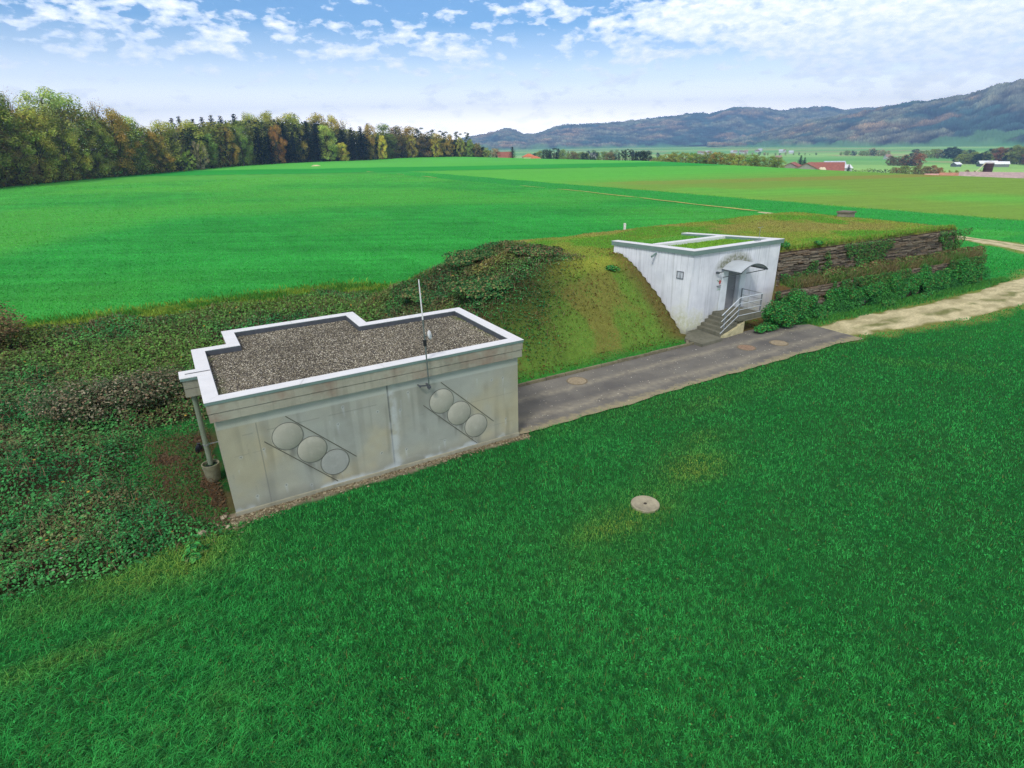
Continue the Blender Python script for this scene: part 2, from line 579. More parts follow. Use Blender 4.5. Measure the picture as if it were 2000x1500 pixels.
def ground_colour(x, y):
    u, v = toUV(x, y)
    r = np.hypot(x, y)
    n1, n2, n3 = fbm(x, y, 7, 4, 1), fbm(x, y, 1.6, 4, 2), fbm(x, y, 40, 3, 4)
    # crops on the plateau: strips that run away from the camera, parallel to v
    row = vnoise(u, v * .04, .9, 61)
    crop = mixc(G['crop'], S(76, 160, 62), sstep(90, 240, r))
    streak = vnoise(x * .05 + y * .01, y, 1.6, 67) * .5 + vnoise(x * .12, y, .8, 68) * .5
    crop = crop * (.58 + .24 * n2 + .12 * row + .38 * streak + .3 * (n1 - .5) + .2 * (n3 - .5))[..., None]
    crop = mixc(crop, S(92, 160, 60), .45 * sstep(.45, .7, n3))
    edge = 78 + (n2 - .5) * 1.2 - 3 * sstep(60, 240, v)
    s2 = mixc(G['crop2'], G['crop3'], np.clip(.75 * sstep(150, 90, v) * sstep(.25, .6, n3 + .12) + .15, 0, 1))
    row2 = vnoise(u * .3 + v * 0.9, v * .02, 1.3, 63)
    s2 = s2 * (.84 + .18 * n2 + .16 * row2)[..., None]
    band_c = 116 - (u - 98) * .36
    band = sstep(9.5, 6, np.abs(v - band_c - 1 + (n1 - .5) * 6)) * sstep(92, 104, u) * (.5 + .5 * sstep(110, 180, u))
    s2 = mixc(s2, S(138, 122, 62), band * .75)
    dk = sstep(90, 87.5, u + (n1 - .5) * 2)
    strip = G['crop'] * (.86 + .2 * n2)[..., None]
    col = mixc(s2, mixc(strip, S(60, 160, 60), .7 * sstep(150, 230, v)), dk)
    col = mixc(col, crop, sstep(.6, -.6, u - edge))
    # far strips on the brow
    q = y - (247 + .05 * x) - 6 * np.exp(-((x + 130) / 60) ** 2)
    far = mixc(S(44, 150, 54), S(86, 172, 66), sstep(46, 58, q + (n3 - .5) * 18))
    far = far * (.9 + .2 * n3)[..., None]
    col = mixc(col, far, sstep(-.5, .5, q))
    col = mixc(col, S(28, 84, 34), .8 * sstep(1.5, .5, np.abs(q)) * (n1 > .35))
    # the ground round the buildings
    site = np.maximum(sstep(.6, -.6, v - 43 + 5.6 * sstep(10, 17, u) + (n2 - .5) * 2) * sstep(56, 50, u), sstep(1.2, -.2, np.minimum(np.minimum(v - 26, 80), u - 66)) * sstep(26, 25, v - np.clip(u - 60, 0, 20) * .6))
    lawn = mixc(G['lawn'] * .55, G['soil'] * .5, .35 * n2)
    lawn = mixc(lawn, G['crop'] * .9, sstep(30, 60, r))
    m = mound(u, v)
    mo = mixc(G['mound'], G['tan'], sstep(.54, .72, n1) * .4)
    mo = mixc(mo, S(84, 128, 44), sstep(.5, .68, fbm(x, y, 3.2, 3, 77)))
    slope = mixc(S(92, 118, 48), S(120, 96, 56), sstep(.44, .62, n2) * .5)
    slope = mixc(slope, S(40, 120, 46), sstep(21.4, 19.6, v))
    mo = mixc(slope, mo, sstep(2.9, 3.6, m))
    lawn = mixc(lawn, mo, np.maximum(sstep(.05, .5, m), sstep(19.3, 19.7, v) * sstep(26, 22, u) * sstep(8, 10, u)))
    rough = mixc(S(70, 130, 44), S(150, 150, 60), sstep(.4, .65, n2))
    lawn = mixc(lawn, rough, .8 * sstep(2.6, 1.2, np.abs(v - 41.6 + (n2 - .5) * 2)) * sstep(13, 8, u))
    ledge = (u > 29.3) & (u < 49.5) & (v < 21.2 - (u - 29.4) * .06) & (v > 19.2 - (u - 29.4) * .05)
    lawn = mixc(lawn, mixc(S(104, 92, 64), S(84, 100, 50), n2), ledge * .95)
    foot = (u > 25.0) & (u < 30.2) & (v > 19.1) & (v < 21)
    lawn = mixc(lawn, S(96, 76, 50), foot * .9)
    wl = 22.86 + (v - 21.02) * -.245 - u
    lawn = mixc(lawn, S(96, 70, 48), .7 * sstep(1.5, .2, wl + (n2 - .5) * 1.6) * (wl > -.2) * (v > 20.4) * (v < 25.6))
    br = mask_bramble(u, v)
    lawn = mixc(lawn, mixc(G['dark'], G['soil'] * .7, n2), br)
    lawn = mixc(lawn, mixc(G['litter'], S(72, 60, 42), n2), mask_litter(u, v) * .8)
    peb = np.where((v < 15.95) & (v > 15.2) & (u > -.2) & (u < 9.6), 1, 0) * sstep(.40, .28, 15.85 - v + (n2 - .5) * .5)
    lawn = mixc(lawn, G['pebble'] * (.5 + .6 * n2)[..., None], peb)
    td = track_d(u, v) + (fbm(x, y, 1.1, 3, 9) - .5) * 1.1
    lawn = mixc(lawn, S(130, 128, 66), .7 * sstep(.9, .2, td))
    col = mixc(col, lawn, site)
    # the valley: meadows with hedged edges
    cd = crest_d(x, y)
    wy = y * .96 + x * .28 + 60 * (fbm(x, y, 500, 2, 24) - .5)
    cell = np.floor(wy / 150) * 3 + np.floor((x * .96 - y * .28) / 420 + np.floor(wy / 150) * .37)
    va = mixc(S(150, 190, 104), S(104, 164, 84), (np.sin(cell * 12.9) * .5 + .5))
    va = mixc(va, S(168, 160, 110), ((cell % 5) == 1) * .6)
    va = va * (.9 + .2 * fbm(x, y, 60, 3, 22))[..., None]
    col = mixc(col, va, sstep(40, 90, cd))
    return np.clip(col, .002, 1)


def make_ground():
    az = np.r_[np.arange(-180, -62, 4.0), np.arange(-62, 62.01, .155), np.arange(64, 180, 4.0), [180]]
    rs = [1.5]
    while rs[-1] < 9000:
        r = rs[-1]
        rs.append(r + (max(.11, r * .0055) if r < 75 else r * (.009 if r < 700 else .03)))
    R = np.array(rs)
    A = np.radians(az)
    X = R[:, None] * np.sin(A)[None, :]
    Y = R[:, None] * np.cos(A)[None, :]
    Z = tz(X, Y)
    C = ground_colour(X, Y)
    nr, na = X.shape
    i = (np.arange(nr - 1)[:, None] * na + np.arange(na - 1)[None, :]).ravel()
    F = np.stack([i, i + 1, i + na + 1, i + na], 1)[:, ::-1]
    co = np.stack([X.ravel(), Y.ravel(), Z.ravel()], 1)
    # close the little hole under the camera
    c0 = len(co)
    me = npmesh('ground', co, F, 4, C.reshape(-1, 3), smooth=True)
    m = vcol('ground', .95, .05, 3.0, .22, .35, 22.0, dist=.03)
    o = link('ground', me, m)
    tag(o, kind='structure')
    t = np.linspace(0, 2 * PI, 40, endpoint=False)
    co = np.stack([1.7 * np.cos(t), 1.7 * np.sin(t), np.full(40, -.04)], 1)
    me = bpy.data.meshes.new('soil')
    me.from_pydata(co.tolist(), [], [tuple(range(40))])
    tag(link('soil', me, plain('soil', G['lawn'] * .6)), kind='structure')
make_ground()


# asphalt driveway
def make_driveway():
    t = NT('asphalt')
    c = coords(t)
    big, mid, fine = t.noise(.5, c, 5), t.noise(4.0, c, 5), t.noise(90.0, c, 3)
    sep = t.n('ShaderNodeSeparateXYZ', {'Vector': c})
    vv = sep.outputs[1]

    def lane(v0, w):
        d = t.math('ABSOLUTE', t.math('SUBTRACT', t.math('ADD', vv, t.maprange(big, .3, .7, -.18, .18)), v0))
        return t.maprange(d, 0, w, 1, 0)
    dust = t.math('MAXIMUM', lane(16.75, .42), lane(18.35, .36))
    dust = t.math('MULTIPLY', dust, t.maprange(mid, .3, .65, .15, .8))
    col = t.mix(S(94, 91, 88), S(118, 114, 106), t.maprange(big, .35, .65, 0, 1))
    col = t.mix(col, S(150, 142, 124), dust)
    col = t.mix(col, S(70, 66, 62), t.maprange(fine, .55, .75, 0, .6))
    col = t.mix(col, S(150, 140, 108), t.maprange(t.math('ADD', vv, t.maprange(mid, .3, .7, -.25, .25)), 16.25, 15.9, 0, .8))
    t.bump(fine, .4, .01)
    t.done(col, .9, .2)
    MATS['asphalt'] = t.m
    us = np.linspace(9.3, 29.75, 160)
    n = lambda s, a: (fbm(us, us * 0, .9, 3, s) - .5) * a
    lo = 15.78 + n(5, .3) - np.clip(us - 27, 0, 3) * .08
    hi = np.full(us.shape, 19.5)
    hi = np.where(us > 21.6, 19.62, hi)
    hi = np.where(us > 27, 19.62 - (us - 27) * .38 + n(6, .12), hi)
    v, f = [], []
    for k, (u, a, b) in enumerate(zip(us, lo, hi)):
        v += [(u, a, .0), (u, b, .0)]
        if k: f.append((2 * k - 2, 2 * k, 2 * k + 1, 2 * k - 1))
    me = bpy.data.meshes.new('driveway')
    me.from_pydata(v, [], f)
    o = link('driveway', me, t.m)
    o.rotation_euler = (0, 0, YAW)
    tag(o, kind='structure')
    # the low concrete kerb on the mound side
    kb = MB()
    uu = 11.0
    while uu < 21.5:
        L = .98
        j = random.uniform(-.012, .012)
        kb.box(uu, 19.5 + j, -.2, uu + L, 19.64 + j, .12 + random.uniform(-.015, .01))
        uu += 1.0
    kb.bar((21.45, 19.55, -.0), (22.0, 20.1, .0), .14, .24)
    o = kb.build('kerb', plain('kerb_stone', S(112, 106, 84), .95, .3, 3.0, .4), bevel=.012)
    o.rotation_euler = (0, 0, YAW)
    tag(o, kind='structure')
make_driveway()


# pale gravel track that bends round the mound
def make_track():
    k = 26
    V, F, C = [], [], []
    for i, p in enumerate(TRK):
        a, b = TRK[max(i - 1, 0)], TRK[min(i + 1, len(TRK) - 1)]
        d = (b - a)[:2]
        d /= np.hypot(*d)
        nrm = np.array([-d[1], d[0]])
        for j in range(k):
            s = (j / (k - 1)) * 2 - 1
            wob = 1 + .16 * (vnoise(p[0], p[1] + 50 * np.sign(s), 1.3, 3) - .5) * 2
            q = p[:2] + nrm * s * p[2] * wob
            V.append(q)
    V = np.array(V)
    x, y, _ = W(V[:, 0], V[:, 1])
    s = np.tile(np.linspace(-1, 1, k), len(TRK))
    z = tz(x, y) + .035 - .05 * np.abs(s) ** 6
    n1, n2 = fbm(x, y, .8, 4, 12), fbm(x, y, 3, 3, 13)
    col = mixc(S(196, 184, 146), S(168, 158, 122), sstep(.35, .65, fbm(x, y, .45, 3, 14)))
    mid = sstep(.30, .10, np.abs(s + .1 + .5 * (n1 - .5))) * sstep(.42, .62, fbm(x, y, 1.0, 3, 15))
    col = mixc(col, S(96, 104, 52), np.clip(mid * .8, 0, 1))
    col = mixc(col, S(110, 112, 56), sstep(.72, 1.0, np.abs(s) + (n1 - .5) * .8))
    F = [(i * k + j, i * k + j + 1, (i + 1) * k + j + 1, (i + 1) * k + j) for i in range(len(TRK) - 1) for j in range(k - 1)]
    me = npmesh('gravel_track', np.stack([x, y, z], 1), F, 4, col, smooth=True)
    tag(link('gravel_track', me, vcol('track', .95, .1, 9.0, .3, .6, 40.0)), kind='structure')
    # the worn footpath between the two crops, bare in places
    V, F, C = [], [], []
    for v0, v1, w in ((56, 84, .34), (84, 112, .3), (116, 128, .2), (176, 190, .3), (205, 214, .25), (240, 249, .4)):
        n = int((v1 - v0) * 1.5)
        b = len(V)
        for i in range(n + 1):
            vv = v0 + (v1 - v0) * i / n
            u0 = 73.6 + 3.2 * min(max((vv - 60) / 40, 0), 1) + (vnoise(vv, 0, 6, 5) - .5) * .5
            ww = w * min(1, i / 4 + .1, (n - i) / 4 + .1) * (.7 + .6 * vnoise(vv, 0, 1.5, 8))
            for s in (-1, 1):
                V.append((u0 + s * ww, vv))
            if i: F.append((b + 2 * i - 2, b + 2 * i - 1, b + 2 * i + 1, b + 2 * i))
    V = np.array(V)
    x, y, _ = W(V[:, 0], V[:, 1])
    me = npmesh('footpath', np.stack([x, y, tz(x, y) + .09], 1), F, 4, np.tile(S(176, 168, 96), (len(V), 1)))
    tag(link('footpath', me, vcol('track')), kind='structure')
    # bare sandy heap far out in the crop
    p = at(616, 324.5, 0)
    t = np.linspace(0, 2 * PI, 14, endpoint=False)
    b = MB()
    r1 = [2.6 + .8 * math.sin(3 * a + 1) for a in t]
    vs = [(p[0] + r * math.cos(a) * 1.1, p[1] + r * math.sin(a) * 1.5, -.2) for r, a in zip(r1, t)] + [(p[0] + .35 * r * math.cos(a), p[1] + .35 * r * math.sin(a), 0.5 + .1 * math.sin(2 * a)) for r, a in zip(r1, t)]
    b.add(vs, [(i, (i + 1) % 14, 14 + (i + 1) % 14, 14 + i) for i in range(14)] + [tuple(range(14, 28))])
    o = b.build('sand_heap', plain('sand', S(214, 196, 150), .95, .2, .5, .3))
    tag(o, 'small pale heap of bare sand far out in the green crop', 'sand heap')
make_track()
# ------------------------------------------------------------------ the grey concrete building
def off(u0, v0, z0=0.0): return lambda u, v, z: (u - u0, v - v0, z - z0)


WHITE_METAL = plain('white_metal', S(214, 212, 212), .45, .05, 2.0, 0, 0, .4)
EDGE_METAL = plain('edge_metal', S(106, 128, 122), .5, .06, 3.0, 0, 0, .4)
DARK_METAL = plain('flashing_metal', S(74, 78, 84), .5, .15, 3.0, 0, 0, .4)
STEEL = plain('galvanised_steel', S(150, 154, 156), .42, .1, 8.0, 0, .6, .5)


def concrete(name, base, stain, brown=0.0, streak=1.0):
    t = NT(name)
    c = coords(t)
    n1, n2, n3 = t.noise(.7, c, 6, .6), t.noise(5.0, c, 5, .6), t.noise(60.0, c, 3)
    st = t.noise(1.0, t.scaled(c, (5.5, 5.5, .35)), 5, .6)
    col = t.mix(tuple(base), tuple(stain), t.maprange(n1, .38, .68, 0, .75))
    col = t.mix(col, tuple(np.array(base) * 1.14), t.maprange(n2, .5, .72, 0, .5))
    col = t.mix(col, tuple(np.array(stain) * .72), t.math('MULTIPLY', t.maprange(st, .52, .75, 0, .6), streak))
    if brown:
        col = t.mix(col, tuple(S(128, 92, 76)), t.math('MULTIPLY', t.maprange(t.noise(.9, c, 4, .6), .5, .68, 0, 1), brown))
    col = t.mix(col, tuple(np.array(stain) * .5), t.maprange(n3, .66, .8, 0, .4))
    t.bump(t.math('ADD', n3, n2), .25, .006)
    t.done(col, .92, .15)
    MATS[name] = t.m
    return t.m


FASCIA = concrete('fascia_concrete', S(156, 154, 138), S(130, 128, 114), .5)
CONC = concrete('side_concrete', S(158, 154, 134), S(132, 130, 112))
DISC = concrete('disc_concrete', S(163, 162, 149), S(146, 146, 132), 0, .3)


DISC2 = concrete('disc_grey', S(156, 158, 152), S(140, 143, 137), 0, .5)


def front_wall_mesh(u0, v0):
    """the long front face with its formwork panels, joints and stains as albedo"""
    us, zs = np.arange(0, 9.2001, .025), np.arange(0, 2.99, .025)
    U, Z = np.meshgrid(us, zs)
    n1, n2 = fbm(U, Z, 1.6, 5, 3), fbm(U, Z, .35, 4, 4)
    base, warm, cool = S(156, 156, 142), S(164, 158, 134), S(146, 151, 145)
    col = mixc(base, warm, sstep(.4, .68, n1))
    col = mixc(col, cool, sstep(.45, .7, fbm(U, Z, 2.2, 4, 7)) * .7)
    col = col * (.88 + .24 * n2)[..., None]
    st = vnoise(U, Z * .06, .12, 9) * .5 + vnoise(U, Z * .1, .35, 10) * .5
    col = col * (1 - .20 * sstep(.55, .8, st) * sstep(.4, .6, n1 + .08))[..., None]

    def put(m, c, a):
        nonlocal col
        col = mixc(col, np.array(c), np.clip(m * a, 0, 1))
    pale, dark = S(190, 198, 202), S(86, 88, 84)
    top = sstep(2.62, 2.66, Z)                                     # lighter band under the fascia
    put(top, S(170, 176, 168), .6)
    put(sstep(.012, .0, np.abs(Z - 2.64)) * (n2 > .35), dark, .5)
    for uu, a in ((.95, .55), (4.66, .35)):                        # vertical formwork joints
        put(sstep(.016, .004, np.abs(U - uu)) * (Z < 2.64), dark, a)
    put(sstep(.95, .75, U) * .5, S(132, 136, 122), .5)
    put(sstep(.35, .0, np.abs(U - 1.0)) * sstep(1.5, .6, Z), S(118, 122, 118), .45)
    put(sstep(.02, .012, np.abs(U - 4.66)), S(88, 92, 90), .9)     # building joint with lime on both sides
    put(sstep(.16 + .12 * n1, .02, np.abs(U - 4.72 - .06 * n2)) * sstep(.38, .62, fbm(U, Z, .5, 4, 19) + .06), pale, .5)
    for zz, a, b in ((1.78, .25, 1.6), (1.68, 5.6, 9.1), (.62, 6.2, 9.0), (2.35, .4, 4.3)):
        put(sstep(.012, .0, np.abs(Z - zz)) * (U > a) * (U < b) * (n2 > .42), dark, .32)
    for (uu, zz) in TIES:                                          # tie holes and the lime that runs from them
        d = np.hypot(U - uu, Z - zz)
        put(sstep(.06, .03, d), pale, .35)
        run = sstep(.05, .01, np.abs(U - uu - .012 * np.sin(Z * 9))) * sstep(zz - .42, zz - .05, Z) * (Z < zz)
        put(run * (.3 + .6 * n2) * (vnoise(np.full_like(U, uu * 7), U * 0, 1, 5) > .3), pale, .38)
        put(sstep(.03, .016, d), S(78, 78, 70), .9)
    for (uu, zz) in DISCS:                                         # dark runs below the discs
        run = np.maximum(sstep(.2, .03, np.abs(U - uu - .03)), sstep(.1, .02, np.abs(U - uu + .12))) * sstep(zz - .95, zz - .4, Z) * (Z < zz - .2)
        put(run * sstep(.3, .6, fbm(U, Z * .3, .16, 3, 23)), S(84, 84, 78), .6)
    for k in range(26):
        uu, zz, L = random.uniform(.1, 9.1), random.uniform(.3, 2.6), random.uniform(.15, .6)
        put(sstep(random.uniform(.02, .05), .0, np.abs(U - uu)) * sstep(zz - L, zz, Z) * (Z < zz) * n2, pale if k % 3 else dark, .35)
    put(sstep(.42, .0, Z + (n1 - .5) * .5), S(112, 114, 106), .5)  # damp foot with splashed lime
    put(sstep(.30, .05, Z + (fbm(U, Z, .8, 4, 33) - .5) * .5) * sstep(.48, .6, fbm(U, Z, .9, 4, 37)), pale, .7)
    put(sstep(8.2, 9.1, U) * .5, S(150, 146, 122), .5)
    nz, nu = U.shape
    co = np.stack([U.ravel() + .15 - u0, np.full(U.size, 15.8 - v0), Z.ravel()], 1)
    i = (np.arange(nz - 1)[:, None] * nu + np.arange(nu - 1)[None, :]).ravel()
    F = np.stack([i, i + 1, i + nu + 1, i + nu], 1)
    return npmesh('front_wall', co, F, 4, col.reshape(-1, 3))


DISCS = [(1.69, 2.02), (2.28, 1.43), (2.86, .84), (6.38, 1.97), (6.96, 1.40), (7.55, .80)]
TIES = [(.42, 1.72), (1.02, 1.80), (.62, .42), (1.42, .52), (3.02, .55), (3.1, 2.02), (4.3, 2.12), (4.28, .72), (5.0, 2.0), (5.08, .62), (3.3, 2.52), (8.2, 2.3), (8.62, 2.28), (8.7, .75), (6.4, .55), (5.3, 2.52), (2.1, .3)]


def grey_building():
    u0, v0 = 4.75, 18.2
    r = empty('concrete_building', W(u0, v0), YAW)
    tag(r, 'grey concrete building with gravel roof, white coping and six round discs on its wall', 'building')
    X = off(u0, v0)
    P = [(0, 15.65), (9.5, 15.65), (9.5, 20.55), (5.74, 20.55), (5.74, 22.28), (1.05, 22.28), (1.05, 20.6), (0, 20.6)]
    wall = inset(P, .15)
    b = MB()
    wp = [(p[0], p[1] + (.012 if p[1] < 16 else 0)) for p in wall]
    b.prism(wp, -.4, 2.97)
    b.build('wall', CONC, r, xf=X)
    me = front_wall_mesh(u0, v0)
    link('front_wall', me, vcol('cast_concrete', .92, .12, 45.0, .10, .15, 70.0, dist=.006), r)
    MB().box(.13, 15.755, -.3, 9.37, 15.81, .1).build('plinth', CONC, r, xf=X, bevel=.01)
    MB().ring(inset(P, .035), inset(P, .30), 2.93, 3.17).build('lower_fascia', FASCIA, r, xf=X, bevel=.006)
    MB().ring(inset(P, .02), inset(P, .30), 3.182, 3.44).build('upper_fascia', FASCIA, r, xf=X, bevel=.006)
    MB().ring(inset(P, .05), inset(P, .28), 3.15, 3.2).build('shadow_joint', plain('joint_dark', S(52, 50, 46)), r, xf=X)
    MB().ring(P, inset(P, .36), 3.44, 3.515).build('coping_edge', EDGE_METAL, r, xf=X)
    top = MB()
    o, i = inset(P, -.008), inset(P, .372)
    n = len(P)
    for k in range(n):                                             # mitred lengths with hairline joints
        j = (k + 1) % n
        A, B, Ai, Bi = (np.array(q) for q in (o[k], o[j], i[k], i[j]))
        L = np.linalg.norm(B - A)
        m = max(1, round(L / 2.4))
        for s in range(m):
            g = .004 / L
            t0, t1 = s / m + (g if s else 0), (s + 1) / m - (g if s < m - 1 else 0)
            q = [A + (B - A) * t0, A + (B - A) * t1, Ai + (Bi - Ai) * t1, Ai + (Bi - Ai) * t0]
            top.prism(q, 3.518, 3.532)
    top.build('coping', WHITE_METAL, r, xf=X, bevel=.003)
    MB().ring(inset(P, .372), inset(P, .392), 3.2, 3.50).build('flashing', DARK_METAL, r, xf=X)
    # pebble roof: a slab with real pebbles strewn over it
    I = inset(P, .393)
    MB().prism(I, 3.0, 3.35).build('roof', plain('roof_bed', S(78, 70, 62), .95, .3, 12, .3), r, xf=X)
    N = 95000
    uu, vv = RNG.uniform(.4, 9.1, N), RNG.uniform(16.05, 21.9, N)
    ok = np.where(vv < 20.15, True, (uu > 1.45) & (uu < 5.34))
    ok &= ~((vv > 20.15) & (vv > 21.87))
    uu, vv = uu[ok], vv[ok]
    co, f, col = pebbles(uu - u0, vv - v0, np.full(uu.shape, 3.352) + .015 * fbm(uu, vv, .8, 2, 4), .009, .025,
                         [S(112, 104, 94), S(84, 80, 77), S(142, 134, 118), S(52, 49, 50), S(190, 184, 168), S(106, 98, 80), S(72, 69, 60), S(132, 126, 106), S(62, 58, 52)])
    pu, pv = np.repeat(uu, 5), np.repeat(vv, 5)
    col = col * (.68 + .64 * fbm(pu, pv, 1.3, 4, 88))[:, None]
    col = mixc(col, S(96, 110, 50), np.clip(np.maximum(sstep(8.75, 9.1, pu) * sstep(16.5, 18, pv), sstep(.75, .4, pu) * .5) * sstep(.4, .6, fbm(pu, pv, .4, 3, 89)), 0, 1) * .75)
    me = npmesh('roof_gravel', co, f, 3, col)
    tag(link('roof_gravel', me, vcol('pebble', .9, .15), r), kind='stuff')
    # stub of the eaves beam with its own coping
    MB().box(-.40, 17.92, 2.93, -.0, 18.48, 3.172).box(-.40, 17.92, 3.184, -.0, 18.48, 3.44).build('eaves_beam', FASCIA, r, xf=X, bevel=.006)
    c = MB().box(-.45, 17.88, 3.44, -.003, 18.52, 3.515, 0).box(-.455, 17.875, 3.518, .36, 18.525, 3.538, 1)
    c.build('beam_coping', [EDGE_METAL, WHITE_METAL], r, xf=X)
    MB().box(-.3, 18.17, 3.54, .36, 18.20, 3.552).build('lightning_wire', DARK_METAL, r, xf=X)
    for k, (u, z) in enumerate(DISCS):
        b = MB()
        prof = [(.405, 0), (.405, .012), (.398, .017), (.05, .018)] if k != 2 else [(.40, 0), (.40, .016), (.39, .018), (.05, .018)]
        b.lathe(prof, (0, 0, 0), 48)
        ob = b.build('disc', DISC if k != 2 else DISC2, r, xf=lambda x, y, zz, u=u, z=z: (u + .15 + x - u0, 15.80 - zz - v0, z + y), smooth=True)
        if k == 2:
            ob['label'] = 'greyer flush disc with lime runs'
        rg = MB().ring([(.425 * math.cos(t), .425 * math.sin(t)) for t in np.linspace(0, 2 * PI, 48, endpoint=False)],
                       [(.407 * math.cos(t), .407 * math.sin(t)) for t in np.linspace(0, 2 * PI, 48, endpoint=False)], 0, .006)
        rg.build('ring', plain('groove', S(96, 98, 90)), ob, xf=lambda x, y, zz, u=u, z=z: (u + .15 + x - u0, 15.797 - zz - v0, z + y))
    for a, bb in (((1.72, 2.63), (3.50, .84)), ((1.07, 2.02), (2.86, .18)), ((6.40, 2.61), (8.22, .79)), ((5.76, 1.97), (7.56, .14))):  # dark raised bars drawn for the shadow lines of the wall grooves
        MB().bar((a[0] + .15, 15.795, a[1]), (bb[0] + .15, 15.795, bb[1]), .02, .025, up=(0, 1, 0)).build('groove_shadow_bar', plain('groove_dark', S(84, 84, 72)), r, xf=X)


def pebbles(x, y, z, r0, r1, cols, flat=.65):
    N = len(x)
    r = RNG.uniform(r0, r1, N)
    d = np.array([(1, 0, 0), (0, 1, 0), (-1, 0, 0), (0, -1, 0), (0, 0, 1)], float)
    f = np.array([(0, 1, 4), (1, 2, 4), (2, 3, 4), (3, 0, 4)])
    a = RNG.uniform(0, 2 * PI, N)
    sx = RNG.uniform(.75, 1.5, N)
    jit = RNG.uniform(.75, 1.25, (N, 5, 3))
    q = d[None] * jit
    X = (q[..., 0] * np.cos(a)[:, None] - q[..., 1] * np.sin(a)[:, None]) * (r * sx)[:, None]
    Y = (q[..., 0] * np.sin(a)[:, None] + q[..., 1] * np.cos(a)[:, None]) * r[:, None]
    Zz = (q[..., 2] * flat) * r[:, None]
    co = np.stack([X + x[:, None], Y + y[:, None], Zz + np.asarray(z)[:, None]], 2).reshape(-1, 3)
    F = (f[None] + (np.arange(N) * 5)[:, None, None]).reshape(-1, 3)
    cols = np.array(cols)
    c = cols[RNG.integers(0, len(cols), N)] * RNG.uniform(.7, 1.3, (N, 1))
    return co, F, np.repeat(c, 5, 0)


grey_building()


